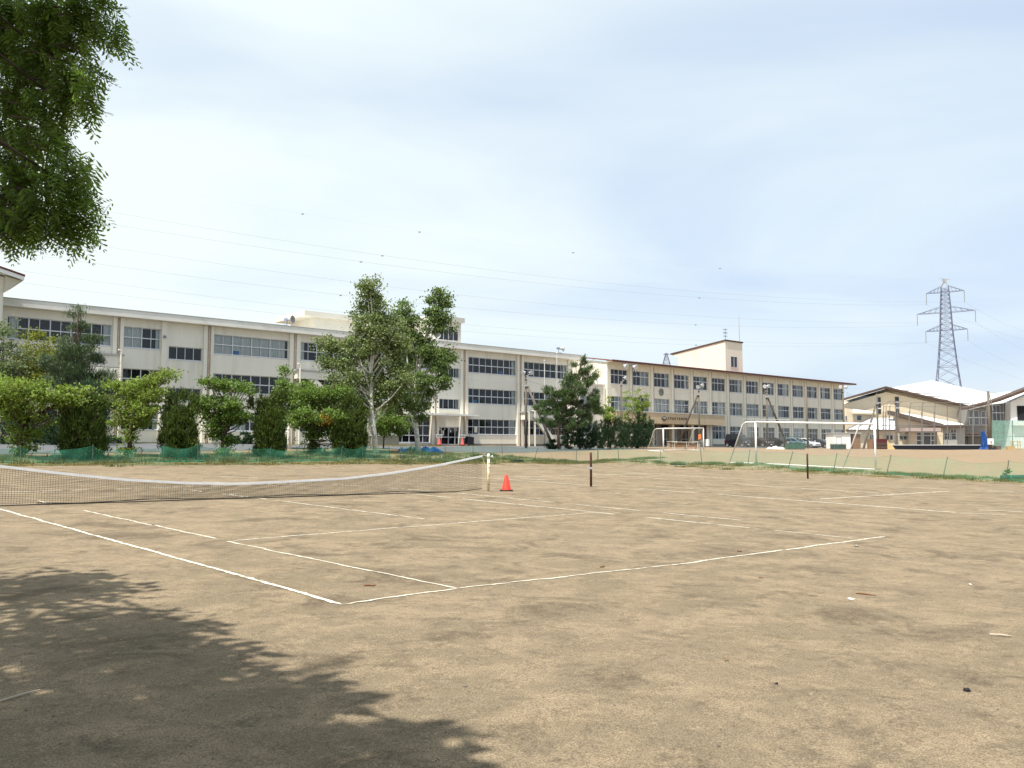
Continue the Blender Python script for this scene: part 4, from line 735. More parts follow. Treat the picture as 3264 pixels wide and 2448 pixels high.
# two storey link with its own windows
lk = thing('link_building', 'low two storey cream link between the two school blocks', 'building', (*tn(79.5, D2+.5), Z0), RZ); ol = (79.5, 0, Z0)
x0, x1 = 76.5, 81.66; wz = [(77.2, 80.9, 6.48, 8.3), (77.2, 80.9, 2.93, 4.8)]; m_ = MB(); facade(m_, x0, x1, 1.4, 9.7, wz, dep=.45); m_.q((x0, 0, 1.4), (x0, 2.2, 1.4), (x0, 2.2, 9.7), (x0, 0, 9.7)); m_.build('wall', M['wall'], lk, ol)
MB().box(x0-.1, x1-.02, -.12, 6, 9.702, 9.9).build('roof', M['fascia'], lk, ol)
for w_ in wz: window(lk, ol, *w_, 4, (.55,), ((0, 1),), cm='curt')
MB().tube([(81.45, -.15, 1.8), (81.45, -.15, 9.6)], .09, 8).build('drainpipe', M['pipew'], lk, ol)
MB().tube([(81.0, .6, 9.9), (81.0, .6, 10.4), (80.7, .5, 10.5)], .06, 6).build('vent_pipe', M['grey'], lk, ol)
# aerial and lightning rod on the tower
def tower_pt(s, y): return tn(s, D2+y)
p = tower_pt(111.3, 2.6); t = thing('tv_aerial', 'grey rooftop television aerial with three crossbars on the tower', 'aerial', (*p, 18.15), RZ+.5); MB().tube([(0, 0, 0), (0, 0, 2.0)], .035, 6).build('mast', M['steel'], t)
for z_, n_, L_ in ((1.78, 6, 1.3), (1.28, 8, 1.5), (.75, 5, 1.7)):
    e = MB().tube([(-L_/2, 0, z_), (L_/2, 0, z_)], .022, 5)
    for k in range(n_): x = -L_/2+L_*(k+.3)/n_; e.tube([(x, -.35, z_+.02), (x, .35, z_+.02)], .012, 4)
    e.build('crossbar', M['steel'], t)
p = tower_pt(114.6, 2.3); t = thing('lightning_rod', 'thin tall lightning rod at the tower roof corner', 'lightning rod', (*p, 18.15)); MB().tube([(0, 0, 0), (0, 0, 2.8), (0, 0, 4.5)], [.05, .04, .015], 6).build('rod', M['grey'], t); MB().box(-.15, .15, -.15, .15, 0, .12).build('foot', M['grey'], t)
# --- corner of a third block at the left edge
s0_, _ = fac(8, 1000, 74.0); s0_ = float(s0_); o3 = (s0_-3, 0, Z0); b3 = thing('school_building', 'corner of a cream school wing with a sloping brown roof at the left edge', 'building', (*tn(s0_-3, 74.0), Z0), RZ, 'school buildings')
MB().box(s0_-9, s0_, 0, 4.2, 1.4, 14.6).build('wall', M['wall'], b3, o3)
se, ze3 = fac(77, 893, 73.2); zl = ze3+(se-(s0_-9))*.26
MB().prism([(s0_-9, -.8, zl), (se, -.8, ze3), (se, -.8, ze3+.28), (s0_-9, -.8, zl+.28)], (0, 7, 0)).build('roof', M['wallw'], b3, o3)
MB().prism([(s0_-9, -.83, zl+.285), (se+.05, -.83, ze3+.27), (se+.05, -.83, ze3+.42), (s0_-9, -.83, zl+.435)], (0, 7.1, 0)).build('roof_edge', M['rimred'], b3, o3)
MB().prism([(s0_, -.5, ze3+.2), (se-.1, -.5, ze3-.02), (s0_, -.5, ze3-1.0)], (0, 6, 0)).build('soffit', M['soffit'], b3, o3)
MB().prism([(s0_-9, 0, 14.602), (s0_-.02, 0, 14.602), (s0_-.02, 0, ze3+.2), (s0_-9, 0, zl-.05)], (0, 4.2, 0)).build('gable', M['wall'], b3, o3)

# ---------------------------------------------------------------- floodlight poles
def lamp_head(t, c, aim, s=1.0):
    aim = Vector(aim).normalized(); b = MB().rev([(.05*s, -.32*s), (.12*s, -.26*s), (.15*s, -.1*s), (.30*s, .12*s), (.31*s, .16*s), (.28*s, .16*s)], 16); mrot = aim.to_track_quat('Z', 'Y').to_matrix()
    b.v = [tuple(mrot @ Vector(v)+Vector(c)) for v in b.v]; h = b.build('floodlight', M['lampw'], t, smooth=True)
    g = MB().rev([(.28*s, .10*s), (.27*s, .12*s)], 16); g.v = [tuple(mrot @ Vector(v)+Vector(c)) for v in g.v]; g.build('lens', M['lampglass'], h)
    return h
POLES = []
def pole(px, py, top, Z, label, heads=(), brace=None, r=(.145, .105), arms=True, m='conc', gr='floodlight poles round the schoolyard', name='floodlight_pole'):
    p = atZ(px, py, Z); p[2] = G(p[0], p[1]); H = atZ(px, top, Z)[2]-p[2]; t = thing(name, label, 'pole', p, 0, gr); MB().tube([(0, 0, -.3), (0, 0, H)], r, 14).build('shaft', M[m], t, smooth=True); POLES.append((p, H))
    if heads:
        a = MB(); 
        for dx, dz, aim in heads: a.bar((0, 0, H-.15), (dx, -.1, H+dz-.08), .07)
        a.box(-.16, .16, -.16, .16, H-.42, H-.30).build('bracket', M['grey'], t)
        for dx, dz, aim in heads: lamp_head(t, (dx, -.15, H+dz), aim, .85)
    if brace:
        bx, by, bz, bt = brace; q = atZ(bx, by, bz); q[2] = G(q[0], q[1]); q = q-p; e = Vector((0, 0, H-bt)); d = (e-Vector(q)); MB().tube([Vector(q)-d*.03, e-d*.012+Vector((.12 if bx > px else -.12, 0, 0))], [.16, .12], 10).build('brace', M['brace'], t, smooth=True)
        MB().box(-.2, .2, -.2, .2, H-bt-.12, H-bt+.05).build('strap', M['grey'], t)
    return t
pole(1677, 1429, 1196, 92, 'concrete floodlight pole with a leaning brace in front of the pine', ((.5, .25, (.6, -.75, -.15)), (-.25, .25, (-.5, -.5, -.3))), (1766, 1428, 91, 1.1))
pole(1982, 1426, 1216, 106, 'concrete floodlight pole with one tilted lamp between the yellow green ginkgos', ((.5, .45, (.8, -.6, -.1)),), None)
pole(2230, 1427, 1236, 116, 'concrete floodlight pole braced to the left in front of the school name', ((.45, .35, (.7, -.7, .0)), (-.1, .1, (-.5, -.7, -.3))), (2158, 1413, 119, .9))
pole(2447, 1430, 1238, 114, 'concrete floodlight pole with paired white lamps braced to the right above the cars', ((-.2, .25, (-.6, -.7, -.2)), (.2, .3, (.6, -.7, -.1))), (2512, 1421, 119, 1.1))
pole(2575, 1428, 1238, 113.4, 'bare concrete pole with no lamp behind the white car', ())
pole(2692, 1424, 1240, 124, 'concrete floodlight pole with paired white lamps at the right end of the red roofed school', ((-.35, .3, (-.7, -.7, -.1)), (.4, .25, (.8, -.6, -.1))), None)
pole(2800, 1428, 1255, 125, 'concrete pole with a slanting brace in front of the gable of the gymnasium', (), (2752, 1430, 122, 1.4), m='conc')
pr = pole(3157, 1432, 1247, 128, 'thick concrete pole with a white box at its foot beside the blue tarpaulin', (), None, (.24, .17))
MB().bar((.1, -.1, POLES[-1][1]-.2), (.75, .2, POLES[-1][1]-2.9), .09).build('brace', M['grey'], pr); MB().box(-.55, .3, -.45, -.24, .75, 1.65).build('meter_box', M['white'], pr, bevel=.03); MB().rev([(.14, 0), (.14, .03)], 12, (-.12, -.46, 1.2)).build('meter', M['ink'], pr)
lp = atZ(1960, 1180, 118)
t = thing('roof_floodlight', 'pair of round floodlights hanging under the left end of the red roof', 'floodlight', (*tn(84.8, D2-1.2), 12.2), RZ)
MB().bar((-1.6, 0, .35), (1.6, 0, .35), .08).bar((1.4, 0, -1.2), (1.4, .9, .4), .07).build('mounting_bar', M['steel'], t)
for x in (-1.2, .6): lamp_head(t, (x, -.3, 0), (.1, -1, -.35), 1.3)
def cable(a, b, sag, label, r=.014, m='wire', n=20, grp='cables strung between the floodlight poles', name='cable', cat='cable'):
    a, b = np.array(a, float), np.array(b, float); e = np.linspace(0, 1, n+1)[:, None]; P = a*(1-e)+b*e; P[:, 2] -= sag*4*(e*(1-e))[:, 0]; o = MB().tube(P, r, 5, False).build(name, M[m], o=P[n//2]); return tag(o, label, cat, grp)
tops = [np.array([p[0], p[1], p[2]+h-.5]) for p, h in POLES]
cable((*tn(60.4, D1-.3), 10.0), tops[0], .35, 'thin cable running from the cream school wall to the braced pole by the pine'); cable(tops[0], tops[1], .9, 'thin cable from the pole at the pine to the pole between the ginkgos'); cable(tops[1], tops[2], .7, 'thin cable from the ginkgo pole to the pole at the school name'); cable(tops[2], tops[3], .6, 'thin cable from the school name pole to the pole above the cars')

# ---------------------------------------------------------------- lattice pylon and power lines
def lattice(name, label, px, base_py, top_py, Z, scale_parts, armdir, arms, wtab, insul, thick=1.0):
    p = atZ(px, 1425, Z); p[2] = 1.7; t = thing(name, label, 'pylon', p, 0, 'lattice power pylons')
    tz = atZ(px, top_py, Z)[2]-1.7; ax = Vector((armdir[0], armdir[1], 0)).normalized(); ay = Vector((-ax.y, ax.x, 0))
    hs = np.array([w_[0] for w_ in wtab]); ws = np.array([w_[1] for w_ in wtab])
    def half(h): return float(np.interp(h, hs, ws))/2
    def cor(h): a = half(h); return [ax*a*i+ay*a*j+Vector((0, 0, h)) for i, j in ((1, 1), (-1, 1), (-1, -1), (1, -1))]
    lg = [MB() for _ in range(4)]; br = MB(); hz = [0.0]; 
    while hz[-1] < hs[-1]-.6: hz.append(min(hs[-1], hz[-1]+max(1.3, half(hz[-1])*1.05)))
    for i in range(len(hz)-1):
        a, b = cor(hz[i]), cor(hz[i+1])
        for k in range(4):
            lg[k].bar(a[k], b[k], .26*thick); j = (k+1) % 4
            br.bar(a[k], b[j], .12*thick); br.bar(a[j], b[k], .12*thick)
            if i % 2 == 0 or half(hz[i]) < 3: br.bar(a[k], a[j], .16*thick)
    for l in lg: l.build('tower_leg', M['pylon'], t)
    br.build('bracing', M['pylon'], t); tips = []
    for h, L_, rise in arms:
        a = half(h); m = MB()
        for sgn in (1, -1):
            tip = ax*sgn*L_+Vector((0, 0, h)); tips.append(tip)
            for j in (1, -1):
                m.bar(ax*sgn*a+ay*a*j+Vector((0, 0, h)), tip, .19*thick); m.bar(ax*sgn*half(h+rise)+ay*half(h+rise)*j+Vector((0, 0, h+rise)), tip, .15*thick)
                for q in (.25, .5, .75):
                    lo = (ax*sgn*a+ay*a*j+Vector((0, 0, h))).lerp(tip, q); up = (ax*sgn*a+ay*a*j+Vector((0, 0, h+rise))).lerp(tip, q-.12); m.bar(lo, up, .1*thick); m.bar(lo, up+(tip-lo)*.25, .1*thick) if False else None
                br2 = None
        m.bar(ax*a+Vector((0, 0, h)), ax*-a+Vector((0, 0, h)), .16*thick); m.build('cross_arm', M['pylon'], t)
        if insul:
            for sgn in (1, -1):
                tip = ax*sgn*L_+Vector((0, 0, h)); s_ = MB().tube([tip, tip-Vector((0, 0, insul))], .11, 6)
                for q in np.linspace(.2, insul*.97, 12): s_.rev([(.11, 0), (.24, .04), (.11, .1)], 8, tuple(tip-Vector((0, 0, q))))
                s_.build('insulator', M['grey'], t)
    hd = MB(); top = Vector((0, 0, hs[-1])); c4 = cor(hs[-1])
    if insul:
        for c_ in c4: hd.bar(c_, top+Vector((0, 0, tz-hs[-1]-1.0)), .2*thick)
        hd.box(-.55, .55, -.55, .55, tz-1.9, tz-.3); hd.bar((-2.2, 0, tz-.1), (2.6, .4, tz-.35), .14); hd.build('peak_marker', M['grey'], t)
    return t, p, tips
Zp = 350.
def hz(py): return EYE+(1430-py)/F_PX*Zp-1.7
arms = [(hz(927), 7.0, hz(908)-hz(927)), (hz(993), 10.7, hz(975)-hz(993)), (hz(1051), 7.7, hz(1034)-hz(1051))]
adir = (.86, -.51)
wt = [(0, 13.4), (hz(1232), 8.9), (hz(1150), 6.6), (hz(1051), 4.5), (hz(993), 3.9), (hz(908), 2.7)]
py_t, pp, tips = lattice('power_pylon', 'tall grey lattice power pylon with three cross arms behind the white roof', 3031, 1425, 887, Zp, 1, adir, arms, wt, hz(925)-hz(962))
insL = hz(925)-hz(962); T3 = [np.array(pp)+np.array(v)-[0, 0, insL] for v in tips]   # (right, left) per arm, top to bottom
def on_plane(px, py, a, b):                              # ray meets the vertical plane through a and b
    a, b = np.array(a[:2]), np.array(b[:2]); d = ray(px, py); e = b-a; n_ = np.array([-e[1], e[0]]); t = (a @ n_)/(d[:2] @ n_); return d*t+np.array([0, 0, EYE])
LX = np.array([-113., 190.]); 
def power_line(start, pxs, label, off, r=.022, markers=()):
    end2 = LX+off; e2 = np.array([*end2, 0.]); u = (end2-start[:2]); far = start[:2]+u*1.35
    P = [on_plane(x, y, start, e2) for x, y in pxs]; s = np.array([0]+[np.linalg.norm(q[:2]-start[:2]) for q in P]); z = np.array([start[2]]+[q[2] for q in P]); co = np.polyfit(s, z, 2, w=[4]+[1]*len(P)); L_ = np.linalg.norm(far-start[:2])
    pts = []; un = u/np.linalg.norm(u)
    for s_ in np.linspace(0, L_, 70): pts.append((*(start[:2]+un*s_), np.polyval(co, s_)+(start[2]-co[2])*max(0, 1-s_/40)))
    o = MB().tube(pts, r, 4, False).build('power_line', M['wire'], o=pts[35]); tag(o, label, 'power line', 'power lines from the pylon')
    k = MB()
    for mxp in markers:
        q = on_plane(*mxp, start, e2); s_ = np.linalg.norm(q[:2]-start[:2]); c_ = (*q[:2], np.polyval(co, s_)-.1); k.rev([(.02, -.22), (.18, -.12), (.22, 0), (.18, .12), (.02, .22)], 8, c_); k.box(c_[0]-.4, c_[0]+.4, c_[1]-.08, c_[1]+.08, c_[2]-.07, c_[2]+.07)
    if markers: k.build('line_spacer', M['steel'], o, pts[35])
    return o
f1 = lambda x, y: (300+x/2.212, 620+y/2.212); f2 = lambda x, y: (1300+x/2.212, 740+y/2.212)
an = np.array([-.6, .8])
power_line(T3[0], [f1(60, 114), f1(600, 202), f1(1200, 302), f1(2033, 434), f2(600, 270), f2(1400, 358), f2(2200, 430)], 'uppermost power line crossing the sky to the pylon', an*7, markers=[f1(2033, 434)])
power_line(T3[1], [f1(80, 202), f1(600, 284), f1(1200, 378), f1(1882, 477), f2(600, 323), f2(1400, 406), f2(2055, 461)], 'second power line from the top crossing the sky', an*-7, markers=[f1(1882, 477), f2(2055, 461)])
power_line(T3[2], [f1(10, 357), f1(600, 446), f1(1200, 534), f1(1800, 614), f2(600, 466), f2(1400, 545), f2(2200, 603)], 'third power line from the top passing above the birch', an*10)
power_line(T3[3], [f1(0, 484), f1(600, 567), f1(1200, 645), f1(1738, 712), f2(600, 547), f2(1400, 618), f2(2029, 652)], 'fourth power line from the top passing through the birch crown', an*-10, markers=[f1(1738, 712), f2(2029, 652)])
power_line(T3[4], [f1(0, 615), f1(600, 690), f1(1200, 765), f1(1780, 832), f2(420, 650), f2(1400, 733), f2(2200, 770)], 'fifth power line from the top just above the school roof', an*7.5)
power_line(T3[5], [f1(0, 688), f1(600, 762), f1(1390, 849), f2(430, 700), f2(1400, 768), f2(2032, 795)], 'lowest power line skimming the school roof', an*-7.5, markers=[f2(2032, 795)])
pk = np.array(pp)+[0, 0, hz(890)]
power_line(pk, [(965, 663), (1337, 766), (1827, 798), (2295, 850)], 'faint earth wire with small markers high in the sky', an*0, .007, markers=[(965, 663), (1337, 766), (1827, 798), (2295, 850)])
for i, (tip, lab) in enumerate(((T3[0], 'power line descending to the right from the top arm of the pylon'), (T3[2], 'power line descending to the right from the middle arm of the pylon'), (T3[4], 'power line descending to the right from the lower arm of the pylon'), (T3[1], 'power line behind the pylon from its upper left arm'), (T3[5], 'power line behind the pylon from its lower left arm'))):
    drop = atZ(3264, (1040, 1098, 1160, 1068, 1195)[i], 520); d = drop-tip; cable(tip, tip+d*1.6, 3.0, lab, .02, grp='power lines beyond the pylon', name='power_line', cat='power line')
lattice('power_pylon', 'small distant lattice pylon showing above the red roof', 2128, 1425, 1129, 700, 1, (1, -.3), [(hz(1131)*2+.6, 2.6, 1.0)], [(0, 20), (hz(1165)*2, 6.2), (hz(1129)*2+1.4, 1.0)], 0, 1.2)

# ---------------------------------------------------------------- gymnasium group on the right
def poly(pts, Z): return [atZ(x, y, Z) for x, y in pts]
gq = lambda x, y: (2600+x/3.3313, 1200+y/3.3313)
def PQ(pts, Z): return poly([gq(*p) for p in pts], Z)
Zg = 178.; go = atZ(2880, 1425, Zg); go[2] = 1.5
gm_ = thing('gymnasium', 'beige gymnasium with a dark brown gable and a broad white metal roof', 'building', go)
rl_ = [(320, 285), (750, 150), (1640, 362)]
MB().prism(PQ([(318, 790), (1612, 790), (1612, 362), (750, 165), (318, 290)], Zg), (0, 30, 0)).build('wall', M['wallb'], gm_, go)
def strip(mb, A, B, th0, y0, y1):                        # roof slab between two 3d points
    A, B = np.array(A), np.array(B); mb.prism([A+[0, y0, 0], B+[0, y0, 0], B+[0, y0, th0], A+[0, y0, th0]], (0, y1-y0, 0))
A, B, C_ = PQ([(290, 282), (752, 150), (1660, 358)], Zg-1.2); k = MB(); strip(k, A+np.array([0, 0, .45]), B+np.array([0, 0, .45]), .46, 0, 1.0); k.build('roof_trim', M['brown'], gm_, go); k = MB(); strip(k, B+np.array([0, 0, .42]), C_+np.array([0, 0, .42]), .46, 0, 1.0); k.build('roof_trim', M['brown'], gm_, go)
apx = atZ(2825.4, 1239, Zg-.2); far = atZ(2970, 1213, 216.); c1 = atZ(3092, 1298, Zg-.2); c2 = atZ(3250, 1274, 216.); l1 = atZ(2686, 1279.5, Zg-.2); l2 = l1+(far-apx)*[1, 1, .25]
rf = MB(); rf.q(apx, c1, c2, far); rf.q(l1, apx, far, l2); rf.q(l2, far, c2, c2-[0, 0, 6], l2-[0, 0, 4]); rf.build('roof', M['roofw'], gm_, go)
k = MB()
for a, b in (((880, 152), (1000, 155)), ((1010, 177), (1540, 200)), ((1165, 212), (1690, 234)), ((1310, 248), (1850, 270)), ((1490, 286), (1640, 293))):
    def onroof(p):
        d = ray(*gq(*p)); n_ = np.cross(c1-apx, far-apx); o_ = np.array([0, 0, EYE]); return o_+d*((apx-o_) @ n_/(d @ n_))
    k.bar(onroof(a)+[0, -.05, .1], onroof(b)+[0, -.05, .1], .16)
k.build('snow_guard', M['grey'], gm_, go)
for x0, x1 in ((650, 695), (843, 888)):
    z1_, z0_ = (222, 395) if x0 < 700 else (218, 388); a, b = PQ([(x0, z1_), (x1, z0_)], Zg-.1); k = MB().box(a[0], b[0], a[1]-.02, a[1]+.05, b[2], a[2]); w_ = k.build('window', DG, gm_, go)
    for q in (.33, .68): zz_ = a[2]+(b[2]-a[2])*q; MB().box(a[0], b[0], a[1]-.06, a[1]-.025, zz_-.12, zz_+.12).build('frame', M['alu'], w_, go)
def bldg(name, label, front, Z, dep, m, parent=None): return None
# entrance hall with single pitch roof
Ze = 168.; eo = atZ(2950, 1425, Ze); eo[2] = 1.5; en = thing('entrance_hall', 'beige entrance hall with a white single pitch roof below the gymnasium gable', 'building', eo)
MB().prism(PQ([(836, 790), (1355, 790), (1355, 540), (836, 405)], Ze), (0, 9, 0)).build('wall', M['wallb'], en, eo); MB().prism(PQ([(1357, 790), (1585, 790), (1585, 540), (1357, 540)], Ze+.5), (0, 8, 0)).build('side_wall', M['grey'], en, eo)
A, B, C2_ = PQ([(786, 402), (1360, 545), (1596, 545)], Ze-1.3); k = MB(); strip(k, A, B, .75, 0, 1.1); strip(k, B, C2_, .6, 0.003, 1.1); k.build('roof_trim', M['brown'], en, eo)
a1, a2, a3, a4, a5 = *PQ([(786, 390), (1360, 530), (1596, 532)], Ze-1.2), *PQ([(1560, 500), (960, 388)], Ze+8.); rf = MB(); rf.q(a1, a2, a3, a4, a5); rf.build('roof', M['roofw'], en, eo)
MB().prism(PQ([(955, 583), (1330, 583), (1330, 545), (955, 545)], Ze-3), (0, 2.9, 0)).build('porch_canopy', mat('pinkish_panel', (.42, .33, .31), .8), en, eo); MB().prism(PQ([(988, 725), (1068, 725), (1068, 590), (988, 590)], Ze-.9), (0, .85, 0)).prism(PQ([(1290, 725), (1352, 725), (1352, 590), (1290, 590)], Ze-.9), (0, .85, 0)).build('porch_wall', M['wallb'], en, eo)
MB().prism(PQ([(1070, 725), (1288, 725), (1288, 590), (1070, 590)], Ze-.1), (0, .08, 0)).build('glazed_entrance', DG, en, eo); k = MB()
for x in (1070, 1120, 1142, 1222, 1282): a, b = PQ([(x, 725), (x, 590)], Ze-.15); k.bar(a, b, .16)
for y0_, x0, x1 in ((628, 1070, 1285), (680, 1070, 1140), (680, 1222, 1285), (594, 1070, 1285)): a, b = PQ([(x0, y0_), (x1, y0_)], Ze-.17); k.bar(a, b, .14)
k.build('door_frame', M['alu'], en, eo)
def flatwin(par, o, x0, y0_, x1, y1, Z, n=2, m=DG, fr=True):
    a, b = PQ([(x0, y0_), (x1, y1)], Z); k = MB().box(a[0], b[0], a[1]-.03, a[1]+.04, b[2], a[2]); w_ = k.build('window', m, par, o); f = MB()
    for i in range(n+1): x = a[0]+(b[0]-a[0])*i/n; f.box(x-.05, x+.05, a[1]-.08, a[1]-.034, b[2], a[2])
    f.box(a[0], b[0], a[1]-.075, a[1]-.036, b[2]-.08, b[2]); f.box(a[0], b[0], a[1]-.075, a[1]-.036, a[2], a[2]+.08); f.build('frame', M['alu'], w_, o); return w_
flatwin(en, eo, 885, 625, 968, 672, Ze); flatwin(en, eo, 1362, 605, 1420, 668, Ze+.45, 1); flatwin(en, eo, 1436, 605, 1492, 668, Ze+.45, 1); flatwin(en, eo, 1430, 563, 1495, 598, Ze+.45, 2)
MB().prism(PQ([(1360, 725), (1503, 725), (1503, 675), (1360, 675)], Ze+.1), (0, .35, 0)).build('white_panel', M['wallw'], en, eo); q = PQ([(922, 594)], Ze-.2)[0]; MB().rev([(.02, -.5), (.42, -.3), (.5, 0), (.42, .3), (.02, .5)], 14, q).build('globe_lamp', M['lampw'], en, eo, True)
# store room with white pent roof
Zs = 163.; so = atZ(2770, 1425, Zs); so[2] = 1.5; st_ = thing('store_annex', 'low beige annex with a white ribbed pent roof left of the gymnasium entrance', 'building', so)
MB().prism(PQ([(335, 790), (843, 790), (843, 570), (335, 570)], Zs), (0, 6.5, 0)).build('wall', M['wallb'], st_, so); a, b = PQ([(330, 566), (848, 566)], Zs-.8); c, d = PQ([(600, 440), (842, 440)], Zs+6); rf = MB(); rf.q(a, b, d, c); rf.build('roof', M['roofw'], st_, so); k = MB()
for q in np.linspace(.02, .99, 16): k.bar(a+(b-a)*q+[0, 0, .05], c+(d-c)*q+[0, 0, .05], .07, .1)
k.build('roof_rib', M['lampw'], st_, so); MB().bar(a-[0, .02, .1], b-[0, .02, .1], .12, .3).build('roof_trim', M['brown'], st_, so); k = MB(); k.bar(PQ([(330, 575)], Zs-.5)[0], PQ([(585, 440)], Zs+5.9)[0], .35); k.build('verge', M['brown'], st_, so)
for x0, x1 in ((570, 620), (738, 820), (400, 450)): flatwin(st_, so, x0, 620, x1, 672, Zs)
# small wing between school and gymnasium
Zc = 172.; co_ = atZ(2710, 1425, Zc); co_[2] = 1.5; cn = thing('covered_link', 'small beige link with a white roof between the red roofed school and gymnasium', 'building', co_)
MB().prism(PQ([(250, 790), (640, 790), (640, 395), (395, 395), (385, 345), (250, 330)], Zc), (0, 4, 0)).build('wall', M['wallb'], cn, co_); a, b = PQ([(385, 380), (640, 388)], Zc-.6); c, d = PQ([(395, 345), (620, 372)], Zc+4); rf = MB(); rf.q(a, b, d, c); rf.build('roof', M['roofw'], cn, co_); MB().bar(a-[0, .05, .15], b-[0, .05, .15], .2, .35).build('roof_trim', M['wallb'], cn, co_); flatwin(cn, co_, 435, 415, 488, 465, Zc, 1); flatwin(cn, co_, 312, 420, 332, 470, Zc, 1)
# glazed link and the white hall at the right edge
Zr = 174.; ro = atZ(3170, 1425, Zr); ro[2] = 1.5; rh = thing('glazed_hall', 'grey and white hall with tall glazing and a dark rising roof edge at the right', 'building', ro)
MB().prism(PQ([(1615, 790), (2068, 790), (2068, 275), (1860, 300), (1640, 352), (1615, 352)], Zr), (0, 8, 0)).build('wall', M['dgrey'], rh, ro)
for x0, x1, y0_ in ((1625, 1735, 365), (1755, 1845, 372), (1872, 1960, 310), (1990, 2066, 285)): flatwin(rh, ro, x0, y0_, x1, 512 if x1 < 1850 else 465, Zr, 2, mat('hall_glass', (.08, .10, .14), .15, 0, .6) if x0 == 1625 else bpy.data.materials['hall_glass'])
k = MB(); a, b = PQ([(1620, 436), (1850, 436)], Zr-.12); k.bar(a, b, .2); a, b = PQ([(1870, 385), (2066, 385)], Zr-.12); k.bar(a, b, .2); k.build('glazing_bar', M['alu'], rh, ro)
MB().prism(PQ([(2070, 790), (2420, 790), (2420, 120), (2300, 170), (2070, 268)], Zr-2), (0, 20, 0)).build('white_wall', M['wallw'], rh, ro)
k = MB(); A, B, C2_ = PQ([(1615, 362), (1960, 280), (2420, 112)], Zr-3.6); strip(k, A+np.array([0, 0, .2]), B+np.array([0, 0, .3]), .5, 0, 3.4); strip(k, B+np.array([0, 0, .3]), C2_+np.array([0, 0, .4]), .55, 0.003, 3.4); k.build('roof_trim', M['brown'], rh, ro)
a, b = PQ([(2138, 312), (2400, 470)], Zr-2.1); k = MB().box(a[0], b[0], a[1]-.03, a[1]+.05, b[2], a[2]); k.build('dark_opening', M['dark'], rh, ro); MB().prism(PQ([(2100, 520), (2420, 520), (2420, 475), (2100, 475)], Zr-2.9), (0, .85, 0)).build('balcony', M['wallw'], rh, ro)
MB().prism(PQ([(1500, 615), (1850, 605), (1850, 590), (1500, 598)], Zr-4), (0, 3.9, 0)).build('canopy', M['brown'], rh, ro); MB().prism(PQ([(1505, 725), (1620, 725), (1620, 618), (1505, 618)], Zr-1.2), (0, .3, 0)).build('dark_bay', M['dark'], rh, ro); MB().prism(PQ([(1622, 725), (1750, 725), (1750, 625), (1622, 625)], Zr-1), (0, .4, 0)).build('storage_door', M['conc'], rh, ro); MB().prism(PQ([(1752, 725), (1775, 725), (1775, 625), (1752, 625)], Zr-1), (0, .4, 0)).build('wood_door', M['wood'], rh, ro)
# backstop fence of tall posts
Zb_ = 148.; bo = atZ(2960, 1430, Zb_); bo[2] = G(bo[0], bo[1]); bs = thing('backstop_fence', 'tall steel backstop fence with bent over tops in front of the gymnasium', 'fence', bo)
for x, yt, bend in ((722, 300, 60), (748, 310, 48), (787, 310, 48), (850, 310, 40), (872, 310, 45), (1000, 318, 16), (1132, 318, 16), (1265, 318, 12), (1397, 318, 0), (1535, 282, 0), (1674, 320, -18), (1812, 318, -20)):
    a, b, c = PQ([(x, 742), (x, yt), (x+bend, yt-42 if bend else yt)], Zb_); a[2] = G(a[0], a[1])-.1; k = MB().tube([a, b]+([c] if bend else []), (.062), 8)
    if bend > 0 or x > 1600: a2, b2_ = PQ([(x-9, 742), (x-9, 380)], Zb_+.4); k.tube([a2, b2_], .05, 6); k.bar(b2_, PQ([(x, 372)], Zb_)[0], .07)
    k.build('post', M['steelg'], bs, bo)
k = MB()
for x0, x1, y in ((720, 1815, 320), (690, 1815, 516), (690, 1900, 519), (720, 1950, 630), (790, 1000, 262), (1000, 1700, 278)): a, b = PQ([(x0, y), (x1, y)], Zb_-.02); k.tube([a, b], .035, 6)
for x in (1128, 1262): a, b = PQ([(x, 316), (x+8, 276)], Zb_); k.bar(a, b, .06)
k.build('rail', M['steelg'], bs, bo); k = MB(); k.q(*PQ([(690, 735), (1815, 735), (1815, 320), (690, 320)], Zb_+.1)); k.build('mesh_panel', M['netw'], bs, bo)
# ball net strung between poles
a = atZ(2697, 1249, 124); b = atZ(2800, 1259, 125); c = b.copy(); c[2] = 3; d = a.copy(); d[2] = 3; bn = MB(); n = 14
for i in range(n):
    f0, f1_ = i/n, (i+1)/n; g0, g1 = [a*(1-f)+b*f-[0, 0, 1.3*f*(1-f)] for f in (f0, f1_)]; bn.q(g0, g1, d*(1-f1_)+c*f1_, d*(1-f0)+c*f0)
tag(bn.build('ball_net', M['netb'], o=(*d[:2], 3)), 'pale ball catching net hanging between the poles beside the school end', 'net'); 
sp_ = PQ([(1872, 800)], 137)[0]; sp_[2] = G(sp_[0], sp_[1]); sn = thing('screen_fence', 'green mesh screen fence at the far right of the schoolyard', 'fence', sp_); k = MB(); k.q(*PQ([(1872, 778), (2460, 770), (2460, 468), (1872, 468)], 137)); k.build('screen', M['screen'], sn, sp_); k = MB()
for x in (1874, 2090, 2300): a, b = PQ([(x, 785), (x, 466)], 137.2); k.tube([a, b], .08, 7)
for y in (468, 638): a, b = PQ([(1872, y), (2460, y)], 137.1); k.tube([a, b], .04, 6)
k.build('frame', M['greenpost'], sn, sp_); cable(PQ([(1866, 163)], 128)[0], PQ([(2400, 176)], 137)[0], .3, 'thin wire leading right from the thick pole')
